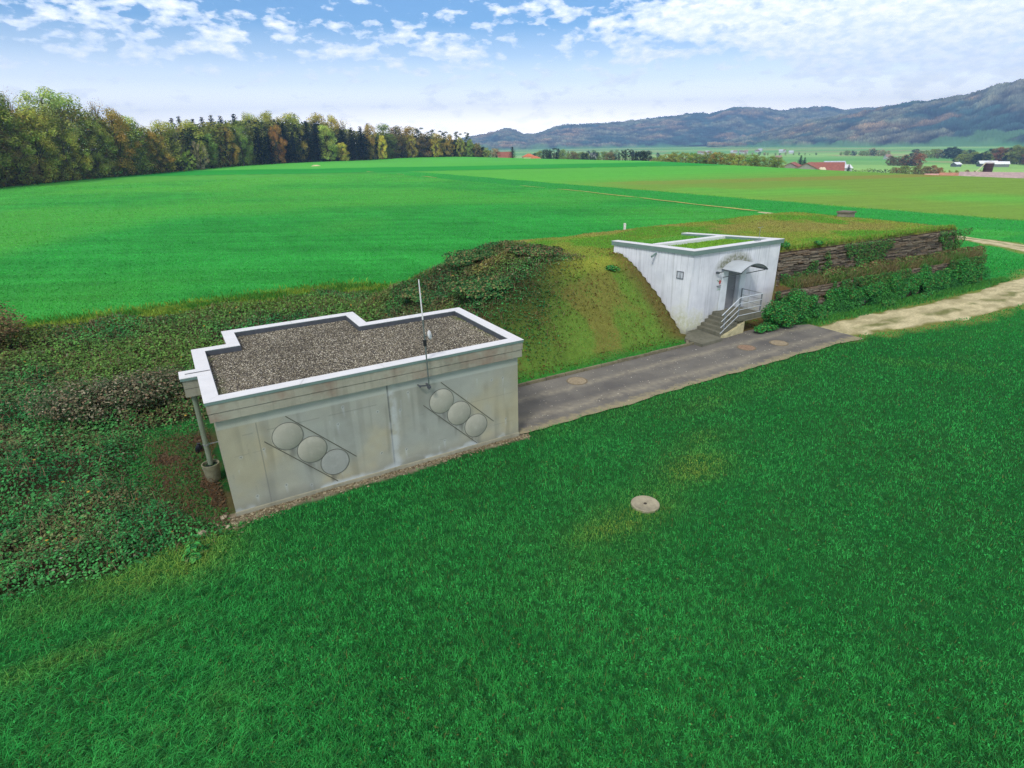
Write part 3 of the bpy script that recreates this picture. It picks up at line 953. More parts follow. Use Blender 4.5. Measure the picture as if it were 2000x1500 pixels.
def front_things():
    # drain pipe under the eaves beam and the old tub it ends in
    x, y, _ = W(-.2, 18.25)
    r = empty('drain_pipe', (x, y, 0), YAW)
    tag(r, 'greenish grey round drain pipe standing beside the grey concrete building', 'drain pipe')
    g = plain('pipe_paint', S(112, 122, 104), .6, .15, 4)
    MB().tube([(0, 0, .55), (0, 0, 2.93)], .075, 14).build('pipe', g, r, smooth=True)
    MB().lathe([(.086, 0), (.086, .05)], (0, 0, 1.2), 16).bar((.02, 0, 1.22), (.36, 0, 1.22), .02).build('clamp', STEEL, r)
    r = empty('concrete_tub', (x + .02, y - .05, 0), .3)
    tag(r, 'round weathered concrete tub with dark wet moss at the foot of the drain pipe', 'tub')
    MB().lathe([(.17, 0), (.205, .1), (.25, .58), (.255, .60), (.22, .60), (.20, .50), (.02, .49)], (0, 0, 0), 28).build('body', plain('tub_concrete', S(124, 122, 98), .95, .25, 6, .5), r, smooth=True)
    t = RNG.uniform(0, 2 * PI, 160)
    q = .2 * np.sqrt(RNG.uniform(0, 1, 160))
    co, f, c = pebbles(q * np.cos(t), q * np.sin(t), np.full(160, .52), .02, .05, [S(40, 78, 34), S(24, 30, 28), S(30, 34, 40)])
    link('moss', npmesh('moss', co, f, 3, c), vcol('pebble'), r)
    # small black plastic sack in the litter
    p = at(390, 884, 0)
    b = MB()
    b.lathe([(.02, 0), (.10, .02), (.13, .12), (.11, .24), (.05, .33), (.06, .37), (.02, .38)], (0, 0, 0), 12)
    o = b.build('plastic_sack', plain('black_plastic', S(26, 27, 32), .35, .2, 5, .3, 0, .5), smooth=True)
    o.location = (p[0], p[1], .0)
    o.rotation_euler = (.15, .1, .5)
    o.scale = (1, .7, 1)
    tag(o, 'small tied black plastic sack lying in the brown litter behind the pipe', 'sack')
    # antenna mast fixed to the front wall
    r = empty('antenna_mast', W(6.03, 15.55, 2.55), YAW)
    tag(r, 'thin antenna mast with white whip and small white dish clamped to the grey building', 'antenna')
    gm = plain('mast_metal', S(108, 118, 116), .45, .1, 5, 0, .5)
    MB().tube([(.02, 0, .02), (.0, 0, 1.5), (-.02, 0, 2.27)], .022, 8).build('pole', gm, r, smooth=True)
    MB().tube([(-.02, 0, 2.24), (-.05, 0, 3.42)], [.024, .017], 8).build('whip', WHITE_METAL, r, smooth=True)
    MB().bar((-.26, .1, .16), (.07, .02, .14), .035).bar((-.26, .22, .16), (-.26, .0, .16), .03).bar((.02, .22, .14), (.02, -.03, .14), .04).box(-.03, -.04, .06, .07, .05, .13).build('bracket', DARK_METAL, r)
    MB().box(-.05, -.03, 1.42, .04, .05, 1.62).build('coupler', plain('black_rubber', S(36, 38, 40), .6), r, bevel=.008)
    d = MB().lathe([(.015, .0), (.09, .02), (.135, .05), (.14, .062), (.10, .09), (.04, .10)], (0, 0, 0), 24)
    ob = d.build('dish', WHITE_METAL, r, smooth=True)
    ob.location = (.10, 0, 1.75)
    ob.rotation_euler = (math.radians(80), 0, math.radians(55))
    MB().bar((0, 0, 1.72), (.10, 0, 1.75), .025).build('dish_arm', gm, r)
    # concrete cover in the lawn, iron covers in the driveway
    r = empty('concrete_cover', W(10.18, 10.22, 0), .4)
    tag(r, 'round concrete shaft cover with a hole in the middle, set in the lawn', 'shaft cover')
    MB().lathe([(.40, -.1), (.40, .03), (.385, .045), (.37, .045), (.36, .037), (.05, .035), (.045, .0), (.01, .0)], (0, 0, 0), 40).build('lid', plain('cover_concrete', S(150, 142, 120), .9, .22, 5, .4), r, smooth=True)
    MB().lathe([(.043, .0), (.043, .038)], (0, 0, .0), 16).build('lifting_hole', plain('hole_dark', S(58, 52, 44)), r)
    rust = plain('rusty_iron', S(142, 118, 98), .9, .2, 9, .6)
    dust = plain('dusty_iron', S(150, 136, 112), .9, .2, 9, .6)
    lab = ['round iron manhole cover beside the kerb near the grey building', 'round reddish manhole cover in the asphalt before the steps', 'round dusty manhole cover in the asphalt, farthest along the driveway']
    for (u, v), m, l in zip([(14.06, 18.75), (23.65, 17.78), (25.57, 17.38)], (dust, rust, dust), lab):
        r = empty('manhole_cover', W(u, v, 0), YAW)
        tag(r, l, 'manhole cover', 'manhole covers in the driveway')
        MB().ring([(.46 * math.cos(t), .46 * math.sin(t)) for t in np.linspace(0, 2 * PI, 36, endpoint=False)], [(.40 * math.cos(t), .40 * math.sin(t)) for t in np.linspace(0, 2 * PI, 36, endpoint=False)], -.05, .012).build('frame', plain('frame_iron', S(120, 108, 88), .9, .2, 9, .5), r)
        b = MB().lathe([(.39, -.05), (.39, .014), (.36, .016), (.02, .016)], (0, 0, 0), 36)
        for i in range(-3, 4):
            L = math.sqrt(.34 ** 2 - (i * .095) ** 2)
            b.box(-L, i * .095 - .018, .0165, L, i * .095 + .018, .024)
        b.build('lid', m, r)
front_things()


# ------------------------------------------------------------------ the white entrance building
def white_wall(name):
    t = NT(name)
    c = coords(t)
    sep = t.n('ShaderNodeSeparateXYZ', {'Vector': c})
    z = sep.outputs[2]
    n1, n2, n3 = t.noise(.9, c, 6, .6), t.noise(7.0, c, 5, .6), t.noise(80., c, 3)
    st = t.noise(1.0, t.scaled(c, (15, 15, .35)), 5, .62)
    st2 = t.noise(1.0, t.scaled(c, (5, 5, .25)), 5, .62)
    col = t.mix(S(220, 221, 226), S(202, 204, 210), t.maprange(n1, .4, .65, 0, 1))
    up = t.maprange(z, 1.2, 4.1, .25, 1)
    col = t.mix(col, S(140, 142, 146), t.math('MULTIPLY', t.maprange(st, .52, .74, 0, .65), up))
    col = t.mix(col, S(150, 152, 150), t.maprange(st2, .55, .75, 0, .55))
    col = t.mix(col, S(176, 178, 132), t.math('MULTIPLY', t.maprange(t.math('ADD', z, t.maprange(n1, .3, .7, -1, 1)), 1.5, .1, 0, .75), t.maprange(n2, .35, .6, .4, 1)))
    col = t.mix(col, S(130, 128, 110), t.maprange(t.math('ADD', z, t.maprange(n2, .3, .7, -.25, .25)), .35, .0, 0, .6))
    # lichen over the canopy; streaky dark shading painted in left of the door
    xx, yy = sep.outputs[0], sep.outputs[1]
    front = t.math('LESS_THAN', yy, -2.1)
    ex = t.math('DIVIDE', t.math('SUBTRACT', xx, .0), 1.18)
    ez = t.math('DIVIDE', t.math('SUBTRACT', z, 3.12), .72)
    rr_ = t.math('SQRT', t.math('ADD', t.math('MULTIPLY', ex, ex), t.math('MULTIPLY', ez, ez)))
    ringm = t.math('MULTIPLY', t.maprange(rr_, 1.35, .95, 0, 1), t.math('MULTIPLY', front, t.maprange(z, 3.1, 3.3, 0, 1)))
    col = t.mix(col, S(116, 118, 96), t.math('MULTIPLY', ringm, t.maprange(n2, .3, .6, .35, 1)))
    door_shading = t.math('MULTIPLY', t.maprange(t.math('ABSOLUTE', t.math('ADD', xx, 1.35)), .75, .1, 0, .5), t.math('MULTIPLY', front, t.maprange(z, 3.2, 1.6, 0, 1)))
    col = t.mix(col, S(128, 134, 142), t.math('MULTIPLY', door_shading, t.maprange(st2, .35, .65, .3, 1)))
    t.bump(n3, .3, .005)
    MATS[name] = t.done(col, .88, .2)
    return t.m


def white_building():
    u0, v0 = 26.0, 23.2
    r = empty('white_building', W(u0, v0), YAW)
    tag(r, 'white rendered entrance building with turf roof and grey door, set into the grassy mound', 'building')
    X = off(u0, v0)
    ww = white_wall('white_render')
    FL, FR, BL, BR = (22.86, 21.02), (29.62, 21.02), (21.7, 25.85), (27.35, 25.75)
    plan = [FL, FR, BR, BL]
    T = 4.16
    th = .3
    # walls as solid slabs; the front wall has the door opening
    b = MB()
    d0, d1, dz0, dz1 = 25.52, 26.5, .93, 3.0
    fb = 21.02 + th
    b.prism([FL, (d0, 21.02), (d0, fb), (FL[0] + .2, fb)], -.6, T)
    b.prism([(d1, 21.02), FR, (FR[0] - .2, fb), (d1, fb)], -.6, T)
    b.prism([(d0, 21.02), (d1, 21.02), (d1, fb), (d0, fb)], dz1, T)
    b.prism([(d0, 21.02), (d1, 21.02), (d1, fb), (d0, fb)], -.6, dz0)
    b.prism([(BL[0], BL[1]), (FL[0] + .001, FL[1] + .003), (FL[0] + .3, FL[1] + .02), (BL[0] + .3, BL[1])], -.6, T - .002)
    b.prism([(FR[0] - .3, FR[1] + .02), (FR[0] - .001, FR[1] + .003), (BR[0], BR[1]), (BR[0] - .3, BR[1])], -.6, T - .002)
    b.build('wall', ww, r, xf=X)
    # door reveal, frame and leaf
    fm = plain('door_frame', S(204, 210, 214), .6, .08, 3)
    b = MB()
    b.box(d0 - .42, 20.93, .72, d0, 21.06, 3.2).box(d1, 20.93, .72, d1 + .44, 21.06, 3.2).box(d0, 20.93, dz1, d1, 21.06, 3.2)
    b.build('door_surround', fm, r, xf=X, bevel=.01)
    door = MB().box(d0 + .02, 21.2, dz0 + .02, d1 - .02, 21.25, dz1 - .02).build('door', plain('door_grey', S(118, 120, 124), .5, .06, 3), r, xf=X, bevel=.005)
    MB().bar((d1 - .14, 21.17, 1.95), (d1 - .28, 21.17, 1.95), .022).box(d1 - .17, 21.17, 1.86, d1 - .12, 21.2, 2.02).build('handle', STEEL, door, xf=X)
    MB().box(d0 + .001, 21.0, dz0 - .0, d1 - .001, 21.3, dz0 + .018).build('threshold', STEEL, r, xf=X)
    # curved canopy
    c0, c1, vf = 25.05, 27.05, 19.75
    n = 18
    pts = []
    for k in range(n + 1):
        a = math.radians(130 - 80 * k / n)
        R = (c1 - c0) / 2 / math.cos(math.radians(50))
        pts.append(((c0 + c1) / 2 + R * math.cos(a), 3.17 + R * (math.sin(a) - math.sin(math.radians(50)))))
    b = MB()
    for (ua, za), (ub, zb) in zip(pts[:-1], pts[1:]):
        b.add([(ua, vf, za), (ub, vf, zb), (ub, 21.0, zb), (ua, 21.0, za), (ua, vf, za + .03), (ub, vf, zb + .03), (ub, 21.0, zb + .03), (ua, 21.0, za + .03)],
              [(0, 1, 2, 3), (7, 6, 5, 4), (0, 4, 5, 1), (3, 2, 6, 7)])
    can = b.build('canopy', plain('canopy_metal', S(172, 178, 182), .5, .08, 2), r, xf=X)
    e = MB()
    for u in (c0, c1):
        e.bar((u, vf - .01, 3.165), (u, 21.0, 3.165), .05, .06)
    for (ua, za), (ub, zb) in zip(pts[:-1], pts[1:]):
        e.bar((ua, vf - .01, za + .012), (ub, vf - .01, zb + .012), .03, .05, up=(0, 1, 0))
    e.build('canopy_rim', plain('dark_rim', S(76, 84, 86), .5), can, xf=X)
    for uu in (c0 + .1, c1 - .1):
        MB().bar((uu, vf + .05, 3.15), (uu, 20.95, 2.75), .04).build('bracket', plain('dark_rim', S(76, 84, 86)), can, xf=X)
    # copings
    edge, cop = MB(), MB()

    def beam(a, c, wl, wr, z0=4.14, z1=4.345):
        a, c = np.array(a, float), np.array(c, float)
        d = (c - a) / np.linalg.norm(c - a)
        nn = np.array([-d[1], d[0]])
        q = [a + nn * wl, a - nn * wr, c - nn * wr, c + nn * wl]
        return [tuple(p) for p in q]
    oL, oR = (22.78, 20.92), (29.74, 20.92)
    bl, br = (21.6, 25.95), (27.28, 25.8)
    iFL, iFR = (23.28, 21.38), (29.05, 21.38)
    ibl, ibr = (22.05, 25.95), (26.82, 25.8)
    for q in ([oL, oR, iFR, iFL], [bl, oL, iFL, ibl], [oR, br, ibr, iFR]):
        edge.prism(q[::-1] if False else q, 4.13, 4.345)
    edge.build('coping_edge', EDGE_METAL, r, xf=X)
    g = .01
    for q in ([(22.77, 20.91), (29.75, 20.91), (29.04, 21.39), (23.29, 21.39)], [(21.59, 25.96), (22.77, 20.912), (23.288, 21.392), (22.06, 25.96)],
              [(29.75, 20.912), (27.29, 25.81), (26.81, 25.81), (29.042, 21.392)]):
        cop.prism(q, 4.347, 4.365)
    cop.build('coping', WHITE_METAL, r, xf=X)
    MB().prism([(22.85, 23.5), (27.98, 23.5), (27.8, 23.9), (22.75, 23.9)], 4.0, 4.362).build('cross_beam', WHITE_METAL, r, xf=X)
    # turf between the copings
    def turf(name, q, z):
        o = MB().prism(q, 4.05, z).build(name, plain('turf_soil', S(92, 140, 44), .95, .3, 6, .4), r, xf=X)
        return o
    turf('turf_bed', [(23.22, 21.39), (29.04, 21.39), (28.02, 23.49), (22.72, 23.49)], 4.2)
    turf('turf_bed', [(22.6, 23.91), (27.75, 23.91), (26.84, 25.79), (22.06, 25.79)], [4.22, 4.22, 4.24, 4.24])
    # spout, ventilation grille
    d = np.array([21.6 - 22.8, 25.9 - 20.92])
    d /= np.linalg.norm(d)
    nn = np.array([-d[1], d[0]])                 # points away from the wall, to -u
    p = np.array([22.86, 21.02]) + d * 2.2
    q = p + nn * .42
    b = MB().tube([(p[0], p[1], 3.98), (q[0], q[1], 3.86)], .05, 12)
    b.build('spout', EDGE_METAL, r, xf=X, smooth=True)
    c = np.array([22.86, 21.02]) + d * .66
    gr = MB()
    A, B = c - d * .19, c + d * .19
    pr = nn * .012

    def plate(s0, s1, z0, z1, out, th):
        a, bb = c + d * s0, c + d * s1
        return [(*(a + nn * out), z0), (*(bb + nn * out), z0), (*(bb + nn * (out + th)), z0), (*(a + nn * (out + th)), z0)], z0, z1
    def pbox(mb, s0, s1, z0, z1, o0, o1, m=0):
        a, bb = c + d * s0, c + d * s1
        mb.prism([tuple(a + nn * o0), tuple(bb + nn * o0), tuple(bb + nn * o1), tuple(a + nn * o1)], z0, z1, m)
    for s0, s1, z0, z1 in ((-.2, .2, 2.84, 2.88), (-.2, .2, 3.20, 3.24), (-.2, -.165, 2.88, 3.2), (.165, .2, 2.88, 3.2)):
        pbox(gr, s0, s1, z0, z1, .003, .035)
    vent = gr.build('vent_frame', plain('vent_grey', S(108, 112, 118), .6), r, xf=X)
    pg = MB()
    pbox(pg, -.16, .16, 2.885, 3.195, .004, .012)
    pg.build('vent_panel', plain('vent_light', S(186, 190, 196), .6), vent, xf=X)
    pm = MB()
    pbox(pm, -.045, -.02, 2.89, 3.19, .013, .024)
    pbox(pm, .03, .05, 2.89, 3.12, .013, .024)
    pm.build('vent_bars', plain('vent_grey', S(108, 112, 118)), vent, xf=X)
    # lamp beside the door
    lm = MB().box(24.62, 20.86, 3.0, 24.74, 21.02, 3.1).bar((24.68, 20.9, 3.05), (24.86, 20.72, 3.12), .05, .04)
    lm.build('lamp', plain('dark_rim', S(76, 84, 86)), r, xf=X)
    # painted emblem and notice on the wall
    s = empty('wall_sign', W(25.0, 21.0, 2.3), YAW)
    tag(s, 'small red and green emblem with dark lines of notice text left of the grey door', 'sign')
    red, grn, dk = plain('sign_red', S(176, 84, 84), .6), plain('sign_green', S(116, 158, 122), .6), plain('sign_dark', S(84, 92, 92), .6)
    Y = -.004
    m = MB().prism([(-.07, 0), (.07, 0), (.07, .14), (0.0, .02)], 0, .001)
    m = MB()
    m.add([(-.075, Y, .30), (.075, Y, .30), (.075, Y, .16), (0, Y, .06), (-.075, Y, .16)], [(0, 4, 3, 2, 1)])
    m.build('shield', red, s)
    for sg in (-1, 1):
        m = MB()
        m.add([(sg * .08, Y, .26), (sg * .27, Y, .36), (sg * .25, Y, .31), (sg * .08, Y, .21)], [(0, 1, 2, 3) if sg < 0 else (3, 2, 1, 0)])
        m.add([(sg * .06, Y, .32), (sg * .12, Y, .40), (sg * .10, Y, .32)], [(0, 1, 2) if sg < 0 else (2, 1, 0)])
        m.build('leaf_spray', grn, s)
    m = MB()
    for z, w, h in ((-.03, .22, .05), (-.10, .16, .03)):
        m.add([(-w, Y, z), (w, Y, z), (w, Y, z + h), (-w, Y, z + h)], [(0, 1, 2, 3)])
    m.build('notice_text', dk, s)
    m = MB()
    for z, w in ((-.17, .14), (-.22, .18)):
        m.add([(-w, Y, z), (w, Y, z), (w, Y, z + .022), (-w, Y, z + .022)], [(0, 1, 2, 3)])
    m.build('notice_line', grn, s)
    # small aerial on the turf roof
    a = empty('roof_aerial', W(28.0, 21.25, 4.36), YAW)
    tag(a, 'thin little aerial rod with crossbar on the white building roof edge', 'aerial')
    MB().tube([(0, 0, 0), (0, 0, .72)], .011, 6).build('rod', STEEL, a)
    MB().bar((-.2, 0, .72), (.2, 0, .72), .02).build('crossbar', STEEL, a)
    MB().box(-.3, -.06, .006, .12, .05, .04).build('foot_plate', STEEL, a)


white_building()


def stairs_and_rail():
    cm = concrete('step_concrete', S(112, 110, 96), S(84, 84, 72))
    u0, v0 = 24.5, 20.0
    r = empty('staircase', W(u0, v0), YAW)
    tag(r, 'mossy grey concrete steps rising to the landing in front of the grey door', 'steps')
    X = off(u0, v0)
    MB().prism([(21.85, 20.15), (21.9, 19.03), (23.5, 19.12), (23.62, 20.99), (22.95, 20.99)], -.1, .15).build('bottom_slab', cm, r, xf=X, bevel=.015)
    n = 5
    for k in range(n):
        ua = 23.62 + .262 * k
        MB().box(ua, 19.5, -.05 if k == 0 else .15 + .16 * k - .03, ua + .32, 20.995, .15 + .16 * (k + 1)).build('step', cm, r, xf=X, bevel=.012)
    MB().prism([(23.8, 19.53), (24.95, 19.53), (24.95, 20.98), (23.8, 20.98)], -.1, [.2, .75, .75, .2]).build('stringer', cm, r, xf=X)
    MB().box(24.93, 19.46, .70, 26.72, 20.995, .945).build('landing', cm, r, xf=X, bevel=.015)
    yl = plain('limewashed_foot', S(176, 168, 132), .95, .25, 3, .5)
    MB().prism([(23.75, 19.47), (24.2, 19.40), (25.55, 19.52), (25.6, 20.9), (23.75, 20.9)], -.2, [.12, .2, .66, .66, .2]).build('foundation', yl, r, xf=X, bevel=.03)
    # railing
    g = empty('handrail', W(u0, v0), YAW)
    tag(g, 'bright steel railing with four bars beside the concrete steps and round the landing', 'railing')
    br = plain('bright_steel', S(206, 212, 216), .35, .06, 6, 0, .3)
    for k, h in enumerate((1.02, .70, .38, .06)):
        w = .045 if k == 0 else .03
        m = MB().tube([(23.68, 19.5, .20 + h), (24.9, 19.5, .95 + h), (26.64, 19.5, .95 + h)], w / 2, 8)
        m.build('rail', br, g, xf=X)
        MB().tube([(26.64, 19.5, .95 + h), (26.64, 20.85, .95 + h)], w / 2 * .8, 8).build('return_rail', STEEL, g, xf=X)
    for u, v, z0, z1 in ((24.95, 19.54, .945, 1.97), (26.64, 19.54, .945, 1.97), (26.64, 20.82, .945, 1.99), (23.95, 19.54, .34, 1.3)):
        MB().box(u - .025, v - .025, z0, u + .025, v + .025, z1).build('post', plain('post_steel', S(122, 128, 132), .5, .1, 5, 0, .3), g, xf=X)
stairs_and_rail()


# ------------------------------------------------------------------ log retaining walls of the mound
def log_wall(name, label, a, b, z0, z1, batter, wrap, seed):
    rr = random.Random(seed)
    r = empty(name, W(*a, z0), YAW)
    tag(r, label, 'retaining wall', 'log walls on the front of the mound')
    A, B = np.array(a, float), np.array(b, float)
    X = off(a[0], a[1], z0)
    d = (B - A) / np.linalg.norm(B - A)
    nn = np.array([d[1], -d[0]])            # towards the camera
    L = np.linalg.norm(B - A)
    cols = [plain('log_grey_%d' % i, c, .95, .35, 7, .6) for i, c in enumerate((S(112, 100, 86), S(128, 117, 101), S(82, 74, 64), S(112, 96, 78)))]
    m = MB()
    h = .082
    rows = int((z1 - z0) / h)
    for k in range(rows):
        z = z0 + k * h
        s = rr.uniform(-.8, 0)
        while s < L:
            l = rr.uniform(.3, 1.3)
            e = min(s + l, L)
            s0 = max(s, 0)
            if e - s0 > .12 and rr.random() > .05:
                out = -batter * (k / rows) + rr.uniform(-.04, .06)
                p0, p1 = A + d * s0 + nn * out, A + d * (e - .03) + nn * (out + rr.uniform(-.02, .02))
                hh = h * rr.uniform(.66, .9)
                zz = z + h / 2 + rr.uniform(-.02, .02)
                m.bar((*p0, zz + rr.uniform(-.02, .02)), (*p1, zz + rr.uniform(-.02, .02)), .12, hh, rr.randrange(4))
            s += l
    m.build('log_stack', cols, r, xf=X)
    back = MB()
    q0, q1 = A - nn * .06, B - nn * .06
    back.add([(*q0, z0 - .3), (*q1, z0 - .3), (*(q1 - nn * batter), z1 - .02), (*(q0 - nn * batter), z1 - .02),
              (*(q0 - nn * .3), z0 - .3), (*(q1 - nn * .3), z0 - .3), (*(q1 - nn * (batter + .3)), z1 - .05), (*(q0 - nn * (batter + .3)), z1 - .05)],
             [(0, 1, 2, 3), (7, 6, 5, 4), (3, 2, 6, 7), (0, 3, 7, 4), (1, 5, 6, 2)])
    back.build('earth_core', plain('earth', S(66, 52, 40), .97, .3, 5, .5), r, xf=X)
    if wrap:
        w = MB()
        E = B + np.array([.06, 0])
        for k in range(rows):
            z = z0 + k * h + h / 2
            s = 0
            while s < wrap:
                l = rr.uniform(.7, 1.6)
                p0, p1 = B + np.array([.35, 1.0]) * s * .9, B + np.array([.35, 1.0]) * min(s + l, wrap) * .9
                w.bar((*p0, z + rr.uniform(-.01, .01)), (*p1, z + rr.uniform(-.01, .01)), .12, h * .8, rr.randrange(4))
                s += l
        w.build('end_return', cols, r, xf=X)


log_wall('log_wall', 'upper weathered log wall under the grassy edge of the mound', (29.66, 20.93), (46.7, 19.92), 1.7, 3.58, .08, 2.2, 3)
log_wall('log_wall', 'lower log wall by the gravel track, half hidden by green shrubs', (28.3, 19.52), (48.4, 18.58), -.05, 1.78, .12, 2.0, 4)


def small_things():
    # concrete block and marker post on the mound
    x, y = at(1652, 421, 3.8)[:2]
    r = empty('shaft_block', (x, y, tz(x, y)), YAW + .1)
    tag(r, 'weathered square concrete shaft with a slab lid on the far edge of the mound', 'shaft')
    cm = plain('shaft_concrete', S(134, 128, 112), .95, .2, 5, .5)
    MB().box(-.5, -.45, -.3, .5, .45, .42).build('body', cm, r, bevel=.02)
    MB().box(-.58, -.52, .42, .58, .52, .54).build('lid', plain('lid_concrete', S(112, 104, 92), .95, .2, 5, .5), r, bevel=.02)
    x, y = at(1220, 447, 3.75)[:2]
    r = empty('marker_post', (x, y, tz(x, y)), .2)
    tag(r, 'short white marker post standing at the rear edge of the mound', 'marker post')
    MB().box(-.07, -.07, -.3, .07, .07, .44).build('post', plain('post_white', S(214, 214, 206), .7), r, bevel=.01)
    MB().prism([(-.075, -.075), (.075, -.075), (.075, .075), (-.075, .075)], .44, [.46, .46, .5, .5]).build('cap', plain('post_cap', S(190, 190, 180), .7), r)
    # loose pale stones at the corner of the grey building
    for k, (px, py, s, l) in enumerate([(395, 1043, .11, 'pale rounded stone alone in the grass off the building corner'), (437, 1012, .09, 'pale stone nearest the corner of the grey building'),
                                        (445, 1030, .07, 'smallest pale stone in the gravel by the building corner')]):
        p = at(px, py, 0)
        bm = bmesh.new()
        bmesh.ops.create_icosphere(bm, subdivisions=2, radius=s)
        for v in bm.verts:
            v.co *= 1 + .22 * math.sin(7 * v.co.x / s + k) * math.cos(5 * v.co.y / s)
            v.co.z *= .6
        me = bpy.data.meshes.new('stone')
        bm.to_mesh(me)
        bm.free()
        o = link('stone', me, plain('limestone', S(176, 164, 138), .95, .2, 9, .4), None, (p[0], p[1], s * .3))
        tag(o, l, 'stone', 'pale stones by the building corner')
    # rubble strip along the front wall and round the corner
    N = 4200
    u = RNG.uniform(-.8, 9.7, N)
    v = 15.74 - np.abs(RNG.normal(0, .13, N)) * np.where(u < 1.6, 2.6 - u, 1) + np.where(u < -.05, RNG.uniform(-.2, .5, N), 0)
    k = RNG.uniform(0, 1, N) < np.where(u < 1.5, .9, .35 + .5 * (fbm(u, v * 0, .9, 3, 4) > .5))
    u, v = u[k], v[k]
    x, y, _ = W(u, v)
    co, f, c = pebbles(x, y, tz(x, y) + .01, .014, .045, [S(124, 114, 90), S(146, 136, 112), S(94, 84, 66), S(104, 90, 68)])
    tag(link('gravel', npmesh('gravel', co, f, 3, c), vcol('pebble')), kind='stuff')
    # grit on the driveway
    N = 420
    u = RNG.uniform(9.8, 29, N)
    v = RNG.uniform(15.9, 19.4, N)
    x, y, _ = W(u, v)
    co, f, c = pebbles(x, y, np.full(N, .006), .008, .03, [S(196, 190, 176), S(170, 160, 140)], .4)
    tag(link('grit', npmesh('grit', co, f, 3, c), vcol('pebble')), kind='stuff')
small_things()
# ------------------------------------------------------------------ grass: real blades, longer and denser near the camera
GRASSM = vcol('grass_blade', .75, .12, transl=.25)
LEAFM = vcol('leaf', .7, .2, transl=.2)


def polar_points(n, r0, r1, p, a0, a1):
    """n ground points whose density falls as r**-p"""
    t = RNG.uniform(0, 1, n)
    e = 2 - p
    r = (r0 ** e + t * (r1 ** e - r0 ** e)) ** (1 / e) if abs(e) > 1e-3 else r0 * (r1 / r0) ** t
    a = np.radians(RNG.uniform(a0, a1, n))
    return r * np.sin(a), r * np.cos(a)


def blades(x, y, z, L, w, lean, ang, col, tipc=None):
    """one bent blade per point"""
    N = len(x)
    fx, fy = np.cos(ang), np.sin(ang)                 # lean direction
    b = RNG.uniform(0, PI, N)
    sx, sy = np.cos(b), np.sin(b)                     # width direction
    h1, h2 = L * .55 * np.cos(lean * .6), L * np.cos(lean)
    o1, o2 = L * .5 * np.sin(lean * .6), L * np.sin(lean)
    co = np.empty((N, 5, 3))
    for k, (o, h, s) in enumerate(((0, 0, -1), (0, 0, 1), (o1, h1, -.8), (o1, h1, .8), (o2, h2, 0))):
        co[:, k, 0] = x + fx * o + sx * w * s * .5
        co[:, k, 1] = y + fy * o + sy * w * s * .5
        co[:, k, 2] = z + h - (.02 if k < 2 else 0)
    F = np.array([(0, 1, 3), (0, 3, 2), (2, 3, 4)])[None] + (np.arange(N) * 5)[:, None, None]
    C = np.repeat(col[:, None, :], 5, 1)
    if tipc is not None: C[:, 4] = tipc
    return co.reshape(-1, 3), F.reshape(-1, 3), C.reshape(-1, 3)


def merged(name, packs, m, parent=None):
    co, F, C, b = [], [], [], 0
    for c, f, k in packs:
        co.append(c); F.append(f + b); C.append(k); b += len(c)
    return link(name, npmesh(name, np.concatenate(co), np.concatenate(F), 3, np.concatenate(C)), m, parent)


def clear_of_things(u, v):
    """where grass may stand"""
    ok = ~((u > 9.45) & (u < 29.75) & (v > 15.85 + .35 * (fbm(u, u * 0, .9, 3, 5) - .5)) & (v < 19.6))
    ok &= ~((u > 21.7) & (u < 26.9) & (v > 18.9) & (v < 21.2))
    ok &= ~((u > -.25) & (u < 9.75) & (v > 15.5) & (v < 22.5))
    ok &= ~((u > 21.6 + (25.9 - v) * .24 - .05) & (u < 29.5) & (v > 20.85) & (v < 25.95))
    ok &= np.hypot(u - 10.18, v - 10.22) > .42
    ok &= track_d(u, v) + (fbm(u, v, .7, 3, 9) - .5) * .5 > -.05
    return ok


def lawn_colour(x, y, N):
    g1, g2, g3 = fbm(x, y, 6, 3, 101), fbm(x, y, 1.3, 4, 102), vnoise(x, y, .085, 103)
    c = mixc(S(50, 160, 74), S(64, 176, 84), np.clip((g2 - .3) * 2.2, 0, 1))
    c = mixc(c, S(18, 84, 46), sstep(.5, .25, g3) * .7)
    c = mixc(c, S(104, 160, 66), np.clip(sstep(.64, .8, g1) * sstep(.45, .7, g2), 0, 1) * .5)
    u, v = toUV(x, y)
    for cu, cv, ru, rv, k in ((9.0, 9.9, 1.3, .5, 1.2), (12.9, 10.9, 1.2, .7, 1.2), (14.5, 12.2, 1.2, .5, .5), (10.2, 10.2, 1.4, .8, .45), (-2.4, 14.2, 2.0, .7, .8), (-4.2, 12.2, 2.2, .3, .45), (8.0, 8.9, 1.6, .5, .2), (-1.1, 14.8, 1.1, 1.0, .8), (18, 14.2, 5, .6, .3)):
        d = np.exp(-((u - cu) / ru) ** 2 - ((v - cv) / rv) ** 2)
        c = mixc(c, S(150, 172, 72), np.clip(d * k * (.2 + 1.5 * g2) * RNG.uniform(.2, 1.2, N), 0, .9))
    edge = sstep(.9, .0, np.abs(v - 15.4)) * (u > 9.5) * (u < 31)
    c = mixc(c, S(110, 140, 56), edge * .45 * RNG.uniform(0, 1, N))
    c = mixc(c, S(30, 138, 56), sstep(22, 45, np.hypot(x, y)) * .6)
    c = c * RNG.uniform(.5, 1.6, (N, 1))
    br = RNG.uniform(0, 1, N) < .02
    c[br] = S(138, 136, 76) * RNG.uniform(.6, 1.1, (br.sum(), 1))
    return c


